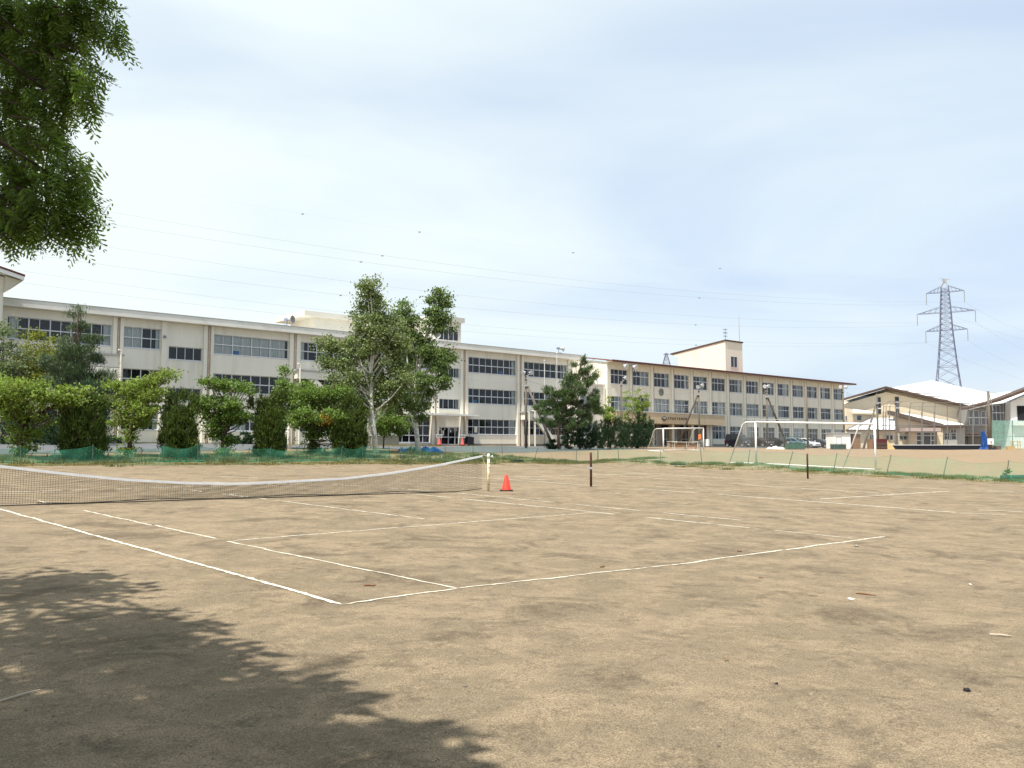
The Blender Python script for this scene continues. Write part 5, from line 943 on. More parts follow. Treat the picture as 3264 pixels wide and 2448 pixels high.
# low dark wall, blocks, tarpaulin and crates
def lowwall(x0, x1, y0_, y1, Z, m, label, name, dep=.5, capm=None, cat='wall'):
    a, b = PQ([(x0, y1), (x1, y0_)], Z); c = (a+b)/2; g0 = G(c[0], c[1]); o = (c[0], c[1], g0); t = thing(name, label, cat, o); MB().box(a[0], b[0], a[1], a[1]+dep, g0-.2, b[2]).build('body', m, t, o, bevel=.02)
    if capm: MB().box(a[0]-.05, b[0]+.05, a[1]-.06, a[1]+dep+.06, b[2]+.002, b[2]+.12).build('coping', capm, t, o)
    return t
lowwall(790, 1755, 732, 785, 139, M['navy'], 'long low wall with dark padding and pale coping before the gymnasium', 'padded_wall', .5, M['lampw']); lowwall(1842, 1970, 735, 786, 131, M['conc'], 'short grey concrete block wall to the right of the blue tarpaulin', 'block_wall', .6)
q = PQ([(1815, 785)], 130)[0]; q[2] = G(q[0], q[1]); tb = MB(); n = 16
for k_, (z_, rr) in enumerate(((0, 1.15), (.35, .8), (1.1, .6), (2.0, .42), (2.7, .25), (2.9, .06))):
    for j in range(n): a = 2*math.pi*j/n; r2 = rr*(1+.22*math.cos(j*3.1+k_)+.1*math.sin(j*7)); tb.v.append((q[0]+r2*math.cos(a)*.95-.12*k_, q[1]+r2*math.sin(a)*.6, q[2]+z_+(.03 if k_ == 0 else 0)))
for k_ in range(5):
    for j in range(n): a, b = k_*n+j, k_*n+(j+1) % n; tb.f.append((a, b, b+n, a+n))
tag(tb.build('tarpaulin', M['bluedk'], o=q), 'blue tarpaulin draped upright over something at the end of the dark wall', 'tarpaulin', 'blue tarpaulins')
def crumple(px, py, L_, W_, H_, m, label, name, cat, grp=None, seed=0, rz=0):
    r = np.random.default_rng(seed); c = at(px, py); nx_, ny_ = 22, 12; X, Y = np.meshgrid(np.linspace(-1, 1, nx_), np.linspace(-1, 1, ny_)); Zc_ = np.maximum(0, (1-X**2)*(1-Y**2))**.5*H_*(.5+.5*r.random(X.shape))*(.45+.55*np.abs(np.sin(X*4+seed)))+.01
    ed = 1+.15*r.normal(size=X.shape); P = np.c_[(X*ed*L_/2).ravel(), (Y*ed*W_/2).ravel(), Zc_.ravel()]; ca, sa = math.cos(rz), math.sin(rz); P[:, :2] = P[:, :2] @ np.array([[ca, sa], [-sa, ca]]); P[:, 2] += G(P[:, 0]+c[0], P[:, 1]+c[1])-c[2]
    i, j = np.meshgrid(np.arange(nx_-1), np.arange(ny_-1)); q = (j*nx_+i).ravel(); o = mesh_arr(name, P+c, np.c_[q, q+1, q+nx_+1, q+nx_], m, o=c); return tag(o, label, cat, grp)
crumple(1370, 1439, 1.7, .9, .42, M['blue'], 'crumpled blue tarpaulin on the grass right of the leaning birch trunk', 'tarpaulin', 'tarpaulin', 'blue tarpaulins', 3, .2); crumple(1283, 1438, .5, .5, .3, M['blue'], 'small bunched blue tarpaulin left of the leaning birch trunk', 'tarpaulin', 'tarpaulin', 'blue tarpaulins', 5); crumple(1313, 1436, .75, .6, .35, M['dgreen'], 'dark green bundle between the two blue tarpaulins', 'bundle', 'bundle', None, 6)
crumple(2472, 1432, 1.9, .8, .45, M['bagw'], 'heap of pale sandbags at the foot of the pole by the cars', 'sandbags', 'sandbags', None, 8)
def at_g(x, y, Z): q = PQ([(x, y)], Z)[0]; q[2] = G(q[0], q[1]); return q
q = at_g(2125, 785, 127); cr = thing('wooden_crate', 'yellow wooden crate frame standing by the green screen', 'crate', q); k = MB()
for x in (-.5, .5):
    for y in (-.3, .3): k.bar((x, y, 0), (x, y, 1.25), .08)
k.build('upright', M['woody'], cr); k = MB()
for z_ in (.1, .65, 1.2): k.bar((-.5, -.34, z_), (.5, -.34, z_), .08); k.bar((-.5, .34, z_), (.5, .34, z_), .08)
k.build('slat', M['woody'], cr); q = at_g(2068, 788, 126); cr = thing('wooden_crate', 'low yellow wooden box lying left of the crate frame', 'crate', q); MB().box(-.55, .55, -.3, .3, 0, .08).box(-.55, .55, -.3, -.25, .08, .5).box(-.55, .55, .25, .3, .08, .5).box(-.55, -.5, -.25, .25, .08, .5).box(.5, .55, -.25, .25, .08, .5).build('box', M['woody'], cr)
q = at_g(678, 772, 121); k = thing('storage_cabinet', 'dark maroon cabinet with shelves behind the right goal post', 'cabinet', q); MB().box(-.95, .95, -.4, .4, 0, 1.45).build('carcass', M['maroon'], k, bevel=.03); MB().box(-.9, .9, -.44, -.402, .1, .5).box(-.9, .9, -.44, -.402, .58, .95).build('door', M['brown'], k); MB().box(-1.6, -1.0, -.3, .3, 0, 1.4).build('side_panel', M['wood'], k)
q = at_g(768, 765, 123); k = MB(); k.prism([(q[0]-.8, q[1], q[2]), (q[0]+.9, q[1]-.3, q[2]), (q[0]+.6, q[1], q[2]+.6), (q[0]-.1, q[1]+.3, q[2]+1.35)], (0, .12, 0)); tag(k.build('plank_stack', M['woody'], o=q), 'yellow boards leaning beside the dark padded wall', 'boards')
# shed
q = at_g(300, 772, 116); sh = thing('shed', 'small white shed with a brown open end beside the parked cars', 'shed', q, .12); MB().box(-2.0, .45, -1.0, 1.0, 0, 1.98).build('wall', M['wallw'], sh); MB().box(-2.15, 2.0, -1.15, 1.1, 2.0, 2.14).build('roof', M['grey'], sh, bevel=.02); MB().box(.8, 1.85, -.95, -.88, .02, 1.95).build('door', M['wood'], sh); MB().box(.46, 1.9, -.6, .9, 0, 1.97).build('dark_interior', M['maroon'], sh); k = MB(); 
for x in (-1.6, -.85): k.bar((x, -1.02, .1), (x, -1.02, 1.6), .04)
k.bar((-1.6, -1.02, 1.6), (-.85, -1.02, 1.6), .04); k.build('door_frame', M['grey'], sh)
q = at_g(430, 772, 118); k = thing('tool_rack', 'dark rack of tools standing right of the white shed', 'rack', q); MB().bar((-.6, 0, 0), (-.6, 0, 1.7), .07).bar((.6, 0, 0), (.6, 0, 1.7), .07).bar((-.6, 0, 1.65), (.6, 0, 1.65), .07).build('frame', M['steel'], k); MB().box(-.5, -.2, -.1, .1, .1, 1.4).box(-.1, .15, -.12, .1, .1, 1.1).box(.25, .5, -.1, .1, .1, 1.3).build('board', M['black'], k)
def bin_(px, py, wx, h, label):
    q = at(px, py); k = thing('mesh_bin', label, 'bin', q, RZ*.2, 'green mesh bins by the cars'); f = MB()
    for x in (-wx/2, wx/2):
        for y in (-.5, .5): f.bar((x, y, 0), (x, y, h), .06)
    for z_ in (.1, h): f.bar((-wx/2, -.5, z_), (wx/2, -.5, z_), .05); f.bar((-wx/2, .5, z_), (wx/2, .5, z_), .05)
    f.build('frame', M['greenpost'], k); g = MB(); g.box(-wx/2, wx/2, -.49, .49, .03, h*.92); g.build('net_panel', M['bingreen'] if wx > 1.8 else M['dgreen'], k)
bin_(2672, 1433, 1.45, .68, 'dark green bin in front of the white shed'); bin_(2535, 1433, 1.9, .85, 'green netted cart in front of the blue car')
gf = MB(); q = at(2534, 1433)
gk = thing('net_stand', 'thin frame with grey netting behind the green cart', 'net frame', q); MB().bar((-1.0, .9, 0), (-1.0, .9, 1.55), .05).bar((1.0, .9, 0), (1.0, .9, 1.55), .05).bar((-1.0, .9, 1.55), (1.0, .9, 1.55), .05).bar((.2, -.4, 0), (1.0, .9, 2.3), .05).build('frame', M['greenpost'], gk)
# benches behind the small goal and the orange vest
def bench(px, py, label, L_=1.7):
    q = at(px, py); k = thing('bench', label, 'bench', q, .1, 'brown tables behind the small goal'); f = MB()
    for x in (-L_/2, L_/2):
        f.tube([(x, -.35, 0), (x, -.35, .72), (x, .35, .72), (x, .35, 0)], .03, 6); f.bar((x, -.35, .1), (x, .35, .1), .04)
    f.build('leg_frame', M['pipew'], k); MB().box(-L_/2-.1, L_/2+.1, -.42, .42, .74, .79).build('top', M['pipew'], k); MB().box(-L_/2+.05, L_/2-.05, -.3, .3, .18, .6).build('panel', M['wood'], k)
bench(2167, 1431, 'brown panelled table with white frame behind the left half of the small goal', 1.35); bench(2202, 1431, 'brown panelled table with white frame behind the middle of the small goal', 1.35); bench(2142, 1426, 'low brown table by the brace of the school name pole', 1.0)
q = POLES[2][0]; k = MB()
for i in range(6):
    x0, x1 = -.22+.44*i/6, -.22+.44*(i+1)/6; k.q((q[0]+x0, q[1]-.24-.05*(i % 2), q[2]+1.0+.03*i), (q[0]+x1, q[1]-.24-.05*((i+1) % 2), q[2]+1.03+.03*i), (q[0]+x1*.8, q[1]-.22, q[2]+1.75), (q[0]+x0*.8, q[1]-.22, q[2]+1.75))
tag(k.build('safety_vest', M['orange'], o=q), 'orange vest hanging on the pole inside the small goal', 'vest')
q = at(2227, 1429); t = thing('stand', 'dark equipment stand at the foot of the school name pole', 'stand', q); MB().box(-.3, .3, -.3, .3, 0, .06).bar((0, 0, .06), (0, 0, .8), .3).box(-.6, .6, -.25, .25, .8, .88).build('body', M['plinth'], t)

# ---------------------------------------------------------------- parked cars
CG = mat('car_glass', (.02, .025, .03), .05, 0, .6); TY = M['black']; RM = mat('wheel_rim', (.45, .46, .48), .3, .7, .5); LGT = mat('headlight', (.55, .58, .6), .08, 0, .9); RL = mat('tail_light', (.35, .02, .02), .2)
def paint(n, c): return mat(n, c, .22, .2, .6, coat=.6)
def car(s, n, col, kind, label, rz=None):
    x, y = tn(s, n); q = (x, y, G(x, y)+.02); t = thing('parked_car', label, 'car', q, (RZ-R(90)) if rz is None else rz, 'cars parked in front of the red roofed school')
    # profile along x (front = +x): body outline then cabin outline
    P = dict(van=dict(L=3.4, W=1.5, body=[(-1.68, .28), (-1.7, .95), (-1.62, 1.02), (1.15, 1.0), (1.62, .92), (1.7, .6), (1.68, .28)], cab=[(-1.62, 1.0), (-1.52, 1.78), (-1.3, 1.84), (.55, 1.82), (.75, 1.74), (1.25, 1.0)], wx=1.22, wr=.28),
             hatch=dict(L=4.0, W=1.69, body=[(-1.98, .3), (-2.0, .85), (-1.9, .95), (1.1, .92), (1.75, .78), (1.98, .6), (1.97, .28)], cab=[(-1.93, .93), (-1.7, 1.4), (-1.3, 1.5), (.0, 1.5), (.35, 1.42), (1.2, .91)], wx=1.28, wr=.3),
             sedan=dict(L=4.5, W=1.74, body=[(-2.2, .32), (-2.25, .8), (-2.15, .95), (-1.5, .97), (1.0, .92), (1.9, .78), (2.22, .6), (2.2, .28)], cab=[(-1.75, .95), (-1.0, 1.36), (-.6, 1.43), (.1, 1.43), (.4, 1.36), (1.25, .9)], wx=1.38, wr=.32))[kind]
    W = P['W']/2; bd = MB()
    def loft(mb, prof, w0, w1, z0, z1, tuck=.0):
        n_ = len(prof); rings = []
        for sgn in (-1, 1):
            for px_, pz in prof: f = (pz-z0)/(z1-z0); mb.v.append((px_, sgn*(w0+(w1-w0)*f), pz))
        b = len(mb.v)-2*n_; mb.f.append(tuple(range(b, b+n_))); mb.f.append(tuple(range(b+2*n_-1, b+n_-1, -1)))
        for i in range(n_): j = (i+1) % n_; mb.f.append((b+j, b+i, b+n_+i, b+n_+j))
    loft(bd, P['body'], W, W*.97, .28, 1.0); zc = P['cab'][0][1]; zt = max(z for _, z in P['cab']); loft(bd, P['cab'], W*.95, W*.78, zc-.03, zt); o = bd.build('body', col, t, bevel=.05, smooth=False)
    # glass
    g = MB(); cab = P['cab']; e = .012
    def side(sgn, x0f, x1f):
        zb, zu = zc+.06, zt-.10
        def xat(z, front):
            pts = [p for p in (cab[len(cab)//2:] if front else cab[:len(cab)//2])]; pts = sorted(pts, key=lambda p: p[1]); return np.interp(z, [p[1] for p in pts], [p[0] for p in pts])
        def wy(z): return (W*.95+(W*.78-W*.95)*(z-zc+.03)/(zt-zc+.03))+e
        xb0, xb1, xu0, xu1 = xat(zb, 0)+.1, xat(zb, 1)-.1, xat(zu, 0)+.1, xat(zu, 1)-.12
        lb_, ub = xb0+(xb1-xb0)*x0f, xb0+(xb1-xb0)*x1f; lu, uu = xu0+(xu1-xu0)*x0f, xu0+(xu1-xu0)*x1f
        return [(lb_, sgn*wy(zb), zb), (ub, sgn*wy(zb), zb), (uu, sgn*wy(zu), zu), (lu, sgn*wy(zu), zu)]
    for sgn in (-1, 1):
        for a, b in ((0, .3), (.33, .63), (.66, 1)): g.q(*side(sgn, a, b))
    g.build('side_window', CG, t)
    def screen(front):
        k = MB(); a, b = (cab[-1], cab[-2]) if front else (cab[0], cab[1]); sg = 1 if front else -1; n_ = Vector((b[1]-a[1], 0, -(b[0]-a[0]))).normalized()*.03
        if n_.x*sg < 0: n_ = -n_
        pa = Vector((a[0], 0, a[1])).lerp(Vector((b[0], 0, b[1])), .1)+n_; pb = Vector((a[0], 0, a[1])).lerp(Vector((b[0], 0, b[1])), .9)+n_; wa, wb = W*.86, W*.72; k.q((pa.x, -wa, pa.z), (pa.x, wa, pa.z), (pb.x, wb, pb.z), (pb.x, -wb, pb.z)); return k
    screen(True).build('windscreen', CG, t); screen(False).build('rear_window', CG, t)
    xf = P['body'][-2][0]
    for sgn in (-1, 1):
        MB().prism([(xf-.28, sgn*W*.98, .64), (xf-.02, sgn*W*.72, .60), (xf-.05, sgn*W*.62, .76), (xf-.34, sgn*W*.95, .82)], (.05, sgn*.02, .012)).build('headlight', LGT, t); MB().box(P['body'][1][0]-.03, P['body'][1][0]+.05, sgn*W*.88-.08, sgn*W*.88+.08, .68, .92).build('tail_light', RL, t)
        MB().box(P['cab'][-1][0]-.32, P['cab'][-1][0]-.18, sgn*(W+.02)-.0, sgn*(W+.16), zc+.06, zc+.2).build('mirror', col, t, bevel=.02)
        for x_ in (-P['wx'], P['wx']):
            wh = MB(); wh.tube([(x_, sgn*(W-.2), P['wr']), (x_, sgn*(W+.01), P['wr'])], P['wr'], 20); wo = wh.build('wheel', TY, t, bevel=.02); MB().tube([(x_, sgn*(W), P['wr']), (x_, sgn*(W+.022), P['wr'])], P['wr']*.66, 16).build('rim', RM, wo)
    MB().box(xf-.03, xf+.035, -W*.5, W*.5, .42, .56).build('grille', TY, t); MB().box(xf+.0, xf+.05, -.2, .2, .30, .45).build('number_plate', M['white'], t); MB().box(-P['L']/2+.15, P['L']/2-.2, -W+.05, W-.05, .16, .3).build('underbody', TY, t)
    return t
def s_at(px, n): p = plane_n(px, 1425, n); return float(p[:2] @ DU)
for px, col, kind, lab, n in ((2352, paint('paint_navy_black', (.012, .012, .02)), 'van', 'boxy navy black van at the left end of the car row', 70.0), (2415, paint('paint_dark_maroon', (.03, .014, .016)), 'sedan', 'dark maroon car with a bright wheel beside the boxy van', 70.2), (2478, paint('paint_black', (.012, .014, .014)), 'sedan', 'black low car between the maroon car and the blue hatchback', 70.2), (2533, paint('paint_light_blue', (.13, .27, .36)), 'hatch', 'light blue hatchback behind the green cart', 70.0), (2570, paint('paint_white', (.75, .76, .78)), 'hatch', 'white hatchback behind the bare concrete pole', 70.0), (2614, paint('paint_black_two', (.015, .017, .018)), 'sedan', 'black car between the white hatchback and the shed', 70.0), (2664, paint('paint_white_two', (.74, .75, .76)), 'hatch', 'white car half hidden behind the white shed', 70.6)):
    car(s_at(px, n), n, col, kind, lab)

# ---------------------------------------------------------------- trees and shrubs
def unit(v): return v/np.maximum(np.linalg.norm(v, axis=-1, keepdims=True), 1e-9)
def leaf_quads(c, a, L_, W_, r, up=.6):
    n = len(c); nr = r.normal(size=(n, 3)); nr[:, 2] += up*1.5; b = unit(np.cross(a, nr)); a = unit(a); L_ = L_*r.uniform(.65, 1.35, n)[:, None]; W_ = W_*r.uniform(.65, 1.35, n)[:, None]
    V = np.stack([c-a*L_*.5, c+b*W_*.5-a*L_*.05, c+a*L_*.5, c-b*W_*.5-a*L_*.05], 1).reshape(-1, 3); return V, np.arange(4*n).reshape(-1, 4)
def blob_points(r, ctr, rad, nc, nl, cs, flat, shell=.5):
    d = unit(r.normal(size=(nc, 3))); rr = r.uniform(shell, 1, nc)**.6; cc = ctr+d*rr[:, None]*rad; w_ = r.gamma(1.2, 1, nc); k = r.choice(nc, nl, p=w_/w_.sum()); sz = cs*r.uniform(.6, 1.4, nc)
    return cc[k]+r.normal(size=(nl, 3))*sz[k][:, None]*np.array([1, 1, flat]), cc
def tree(name, label, cat, base, Z, blobs, m, nl, leaf=(.16, .11), trunk=None, tr=.12, bm='bark', clump=.28, ncl=14, flat=.55, group=None, mode='leaf', seed=1, dz=.8, stems=None, extra=(), nbr=3, shell=.4, jit=.5):
    r = np.random.default_rng(seed); p = atZ(base[0], base[1], Z) if Z else at(*base); Z = p[1]; p[2] = G(p[0], p[1]); t = thing(name, label, cat, p, 0, group); sc_ = Z/F_PX
    tp = trunk or [base, (base[0], blobs[0][1])]; tk = MB(); pts = [p-[0, 0, .15]]+[atZ(x, y, Z+(r.normal(0, .15) if i else 0)) for i, (x, y) in enumerate(tp[1:])]
    rad = np.linspace(tr, tr*.3, len(pts)); tk.tube(pts, list(rad), 9)
    area = np.array([b[2]*b[3] for b in blobs], float); cnt = (nl*area/area.sum()).astype(int); Vs = []; Fs = []; nb = 0
    P3 = np.array(pts); 
    for (x, y, rx, ry), c_ in zip(blobs, cnt):
        ctr = atZ(x, y, Z+r.normal(0, jit)*rx*sc_); radv = np.array([rx*sc_, rx*sc_*dz, ry*sc_]); ncl_ = max(4, int(ncl*(.5+rx*ry*sc_*sc_*.5)))
        pp_, cc = blob_points(r, ctr, radv, ncl_, c_, clump, flat, shell)
        if mode == 'leaf': a = r.normal(size=(c_, 3)); a[:, 2] -= .3
        elif mode == 'flame': a = unit(pp_-np.array([p[0], p[1], ctr[2]]))*.55+np.array([0, 0, 1.1])+r.normal(size=(c_, 3))*.38
        else: a = unit(pp_-np.array([p[0], p[1], ctr[2]-.5]))*.8+np.array([0, 0, .9])+r.normal(size=(c_, 3))*.55
        V, F = leaf_quads(pp_, a, *leaf, r, .6 if mode == 'leaf' else .2); Vs.append(V); Fs.append(F+nb); nb += len(V)
        for q in cc[:nbr]:                               # limbs from the trunk out to the leaf clumps
            zt_ = p[2]+(q[2]-p[2])*r.uniform(.45, .75); zt_ = min(zt_, P3[-1, 2]); i = np.searchsorted(P3[:, 2], zt_); i = min(max(i, 1), len(P3)-1); f = (zt_-P3[i-1, 2])/max(1e-6, P3[i, 2]-P3[i-1, 2]); s = P3[i-1]*(1-f)+P3[i]*f; md = (s+q)/2+np.array([0, 0, -.05*np.linalg.norm(q-s)])+r.normal(0, .08, 3); rr_ = tr*.34
            tk.tube([s, md, q], [rr_, rr_*.6, rr_*.2], 5)
    if stems:
        for st_ in stems: tk.tube([atZ(x, y, Z) for x, y in st_], list(np.linspace(tr*.5, tr*.15, len(st_))), 6)
    tk.build('trunk', M[bm], t, p, True); mesh_arr('crown', np.vstack(Vs), np.vstack(Fs), M[m], t, p)
    for nm_, x, y, rx, ry, mm, n2 in extra:
        pp_, _ = blob_points(r, atZ(x, y, Z-1.0), np.array([rx*sc_]*2+[ry*sc_]), 10, n2, clump*.7, .6); V, F = leaf_quads(pp_, r.normal(size=(n2, 3)), *leaf, r); mesh_arr(nm_, V, F, M[mm], t, p)
    return t
row = 'trees in the row in front of the cream school'
# behind the row
tree('broadleaf_tree', 'tall grey green tree at the very left edge of the picture behind the row', 'tree', (10, 1440), 60, [(10, 1090, 45, 90), (45, 1160, 60, 50), (-30, 1120, 60, 100), (60, 1210, 45, 40), (20, 1220, 60, 50)], 'lf_grey', 5200, (.17, .12), None, .16, clump=.4, group=row, seed=11)
tree('broadleaf_tree', 'yellow green bushy tree between the grey green tree and the tall pine', 'tree', (140, 1440), 62, [(130, 1100, 55, 40), (165, 1135, 50, 50), (95, 1140, 45, 45), (150, 1180, 70, 50), (110, 1200, 60, 40)], 'lf_yel', 5600, (.17, .12), None, .16, clump=.34, group=row, seed=12)
tree('pine_tree', 'dark pine with a bare leader top reaching the flat school roof', 'tree', (262, 1440), 58, [(247, 988, 9, 13), (240, 1002, 22, 8), (248, 1045, 28, 20), (295, 1085, 26, 18), (212, 1085, 22, 14), (250, 1120, 60, 26), (180, 1160, 55, 30), (285, 1150, 42, 22), (230, 1185, 75, 30), (200, 1215, 70, 26), (330, 1205, 42, 22), (300, 1235, 62, 26), (355, 1240, 28, 18), (250, 1260, 80, 30), (300, 1300, 70, 40)], 'lf_pine', 30000, (.27, .042), [(262, 1440), (255, 1250), (248, 1100), (247, 985)], .15, clump=.22, ncl=22, flat=.6, mode='pine', group='pine trees', seed=13, nbr=2)
tree('conifer_tree', 'dark narrow conifer standing behind the leftmost round juniper', 'tree', (300, 1436), 54, [(280, 1230, 18, 40), (275, 1290, 35, 50), (200, 1350, 60, 50), (310, 1330, 40, 60), (175, 1385, 45, 35), (130, 1395, 50, 40), (20, 1380, 60, 55)], 'lf_dark', 11000, (.26, .06), None, .1, clump=.25, ncl=18, mode='flame', group=row, seed=14)  # dark leaf colour also paints the deep shadow below the cherry crown
MBALL = [((155, 1428), 155, 1408, 27, 18, 'small clipped dark green ball shrub left of the leftmost juniper', 15), ((782, 1425), 782, 1400, 24, 22, 'reddish green low shrub under the school window', 16), ((742, 1420), 742, 1402, 18, 18, 'small dark shrub by the school wall behind the cherry trunk', 17), ((1762, 1427), 1762, 1417, 26, 13, 'small round shrub at the foot of the leaning brace', 18), ((360, 1424), 355, 1405, 30, 18, 'dark low shrub beside the school wall right of the leftmost juniper', 19)]
for b_, x, y, rx, ry, lab, s_ in MBALL: tree('shrub', lab, 'shrub', b_, 88. if x > 1500 else 69. if x > 300 else 60., [(x, y, rx, ry), (x, y+ry*.4, rx*.9, ry*.6)], 'lf_dark', 2200, (.14, .09), [b_, (x, y)], .04, clump=.14, ncl=30, mode='leaf', group='low shrubs', seed=s_, shell=.75, jit=0)
# bright cherry trees
ch = 'bright green cherry trees behind the net fence'
tree('cherry_tree', 'bright green spreading cherry tree at the left end of the row', 'tree', (62, 1458), None, [(55, 1235, 95, 32), (180, 1255, 95, 26), (245, 1240, 45, 18), (20, 1280, 80, 30), (130, 1290, 95, 24), (230, 1275, 60, 18), (40, 1320, 75, 22), (120, 1335, 60, 18), (-40, 1260, 70, 60), (62, 1385, 36, 30), (70, 1430, 26, 22), (100, 1375, 30, 14)], 'lf_maple', 13000, (.14, .095), [(62, 1458), (66, 1400), (75, 1330), (70, 1260)], .16, clump=.24, ncl=24, flat=.45, group=ch, seed=21, stems=[[(70, 1340), (140, 1320), (200, 1270)]])
tree('cherry_tree', 'bright green cherry tree between the first two round junipers', 'tree', (413, 1455), None, [(535, 1195, 30, 14), (505, 1205, 26, 16), (470, 1225, 35, 22), (420, 1235, 45, 20), (370, 1228, 36, 14), (440, 1265, 50, 22), (500, 1260, 40, 20), (385, 1270, 40, 20), (460, 1305, 55, 24), (410, 1310, 45, 22), (380, 1345, 30, 12), (440, 1345, 40, 16), (410, 1390, 16, 20), (408, 1430, 18, 20)], 'lf_maple', 9500, (.14, .095), [(413, 1455), (414, 1390), (425, 1330), (440, 1270), (470, 1220)], .13, clump=.22, ncl=22, flat=.5, group=ch, seed=22, stems=[[(420, 1350), (375, 1325), (350, 1300)], [(430, 1310), (500, 1240), (535, 1198)]])
tree('cherry_tree', 'open branched green cherry tree between the second and third round junipers', 'tree', (708, 1454), None, [(660, 1210, 32, 12), (735, 1235, 42, 16), (770, 1225, 22, 12), (690, 1225, 36, 16), (790, 1245, 22, 10), (715, 1285, 50, 22), (675, 1270, 28, 12), (650, 1295, 36, 16), (740, 1310, 55, 22), (700, 1335, 50, 22), (760, 1330, 42, 20), (690, 1380, 32, 24), (715, 1405, 28, 18), (640, 1310, 30, 14), (708, 1440, 20, 14)], 'lf_green', 9500, (.14, .095), [(708, 1454), (712, 1400), (722, 1340), (738, 1280), (735, 1230)], .13, clump=.21, ncl=22, flat=.5, group=ch, seed=23, stems=[[(722, 1340), (660, 1310), (640, 1300)], [(738, 1290), (755, 1265), (770, 1230)]])
tree('cherry_tree', 'tall slim bright green tree rising beside the white drainpipe', 'tree', (924, 1432), None, [(905, 1190, 10, 18), (915, 1225, 22, 22), (890, 1250, 14, 12), (925, 1265, 28, 20), (900, 1285, 36, 22), (950, 1300, 40, 24), (915, 1320, 45, 22), (960, 1250, 26, 12)], 'lf_green', 6500, (.15, .10), [(924, 1432), (922, 1360), (918, 1280), (908, 1190)], .07, 'barkb', clump=.2, ncl=20, group=ch, seed=24)
tree('cherry_tree', 'broad cherry tree with a patch of yellow leaves left of the birches', 'tree', (990, 1446), None, [(965, 1235, 30, 14), (1000, 1250, 40, 18), (1050, 1245, 45, 18), (1090, 1260, 36, 24), (980, 1280, 55, 24), (1040, 1290, 62, 26), (1010, 1320, 80, 22), (950, 1330, 44, 20), (1080, 1320, 50, 22), (1060, 1355, 50, 16), (960, 1355, 36, 14), (1000, 1385, 30, 20), (992, 1425, 20, 22), (1085, 1385, 36, 18), (1020, 1355, 40, 16)], 'lf_green', 13500, (.15, .10), [(990, 1446), (992, 1390), (994, 1330), (1000, 1260)], .14, clump=.24, ncl=24, flat=.5, group=ch, seed=25, stems=[[(993, 1380), (950, 1350), (935, 1320)], [(994, 1350), (1040, 1320), (1080, 1300)]], extra=[('yellow_leaves', 1018, 1330, 20, 10, 'lf_autumn', 330), ('yellow_leaves', 1040, 1342, 14, 10, 'lf_autumn', 220)])
tree('broadleaf_tree', 'small tree with a thin trunk under the birch in front of the stone wall', 'tree', (1222, 1430), None, [(1235, 1350, 45, 24), (1270, 1335, 40, 26), (1215, 1330, 36, 26), (1250, 1375, 45, 16), (1290, 1360, 26, 16)], 'lf_green', 5200, (.15, .11), [(1222, 1430), (1224, 1380), (1232, 1340)], .06, clump=.2, ncl=16, group=row, seed=26)
# round junipers
jn = 'dark round junipers behind the net fence'
def juniper(base, x, y0, y1, rx, label, seed, spikes, m='lf_jun', n=19000, Z=None, grp=jn, low=.8):
    y0 += 18; bl = []; h = y1-y0
    for q in np.linspace(0.08, .97, 9): wv_ = rx*(.70 if q < .1 else .9 if q < .2 else 1 if q < .8 else .97 if q < .9 else .80); bl.append((x, y0+h*q, wv_*.93, h*.08))
    bl += [(sx, sy, 5, 16) for sx, sy in spikes]+[(x+rx*u_, y0+h*.05-abs(math.sin(u_*7+seed))*9, 4, 13) for u_ in (-.75, -.5, -.25, 0, .25, .5, .75)]
    r = np.random.default_rng(seed); t = tree('juniper', label, 'juniper', base, Z, bl, m, n, (.20, .05), [base, (x, y0+h*.5)], .12, clump=.10, ncl=46, flat=1.1, mode='flame', group=grp, seed=seed, jit=0, shell=.82, dz=.95, nbr=1); return t
juniper((262, 1461), 263, 1290, 1462, 74, 'widest round juniper, leftmost of its row', 31, [(230, 1275), (262, 1268), (295, 1275), (318, 1282), (332, 1285), (205, 1285)])
juniper((573, 1460), 573, 1290, 1460, 60, 'round juniper with a spiky top beside the second cherry tree', 32, [(585, 1262), (562, 1268), (540, 1280), (610, 1270), (628, 1280)])
juniper((858, 1457), 860, 1290, 1456, 50, 'round bottomed juniper below the drainpipe of the cream school', 33, [(800, 1282), (830, 1275), (868, 1270), (885, 1268), (900, 1262), (850, 1285)])
juniper((1116, 1452), 1114, 1295, 1452, 60, 'juniper with a tall flame top just left of the birch trunk', 34, [(1105, 1275), (1118, 1270), (1130, 1280), (1150, 1295), (1095, 1290), (1085, 1300)])
hg = 'dark junipers in a hedge by the yellow green ginkgos'
juniper((1850, 1424), 1846, 1345, 1425, 62, 'dark juniper hedge bush under the pine tree', 35, [(1830, 1345), (1860, 1340), (1880, 1345)], 'lf_dark', 13000, 89., hg, .9); juniper((1945, 1424), 1945, 1338, 1425, 60, 'middle bush of the dark juniper hedge below the slim ginkgo', 36, [(1930, 1338), (1960, 1335), (1975, 1345)], 'lf_dark', 13000, 93., hg, .9); juniper((2035, 1424), 2033, 1338, 1424, 54, 'right end bush of the dark juniper hedge beside the small goal', 37, [(2035, 1330), (2055, 1335), (2070, 1345), (2080, 1355)], 'lf_dark', 13000, 96., hg, .9)
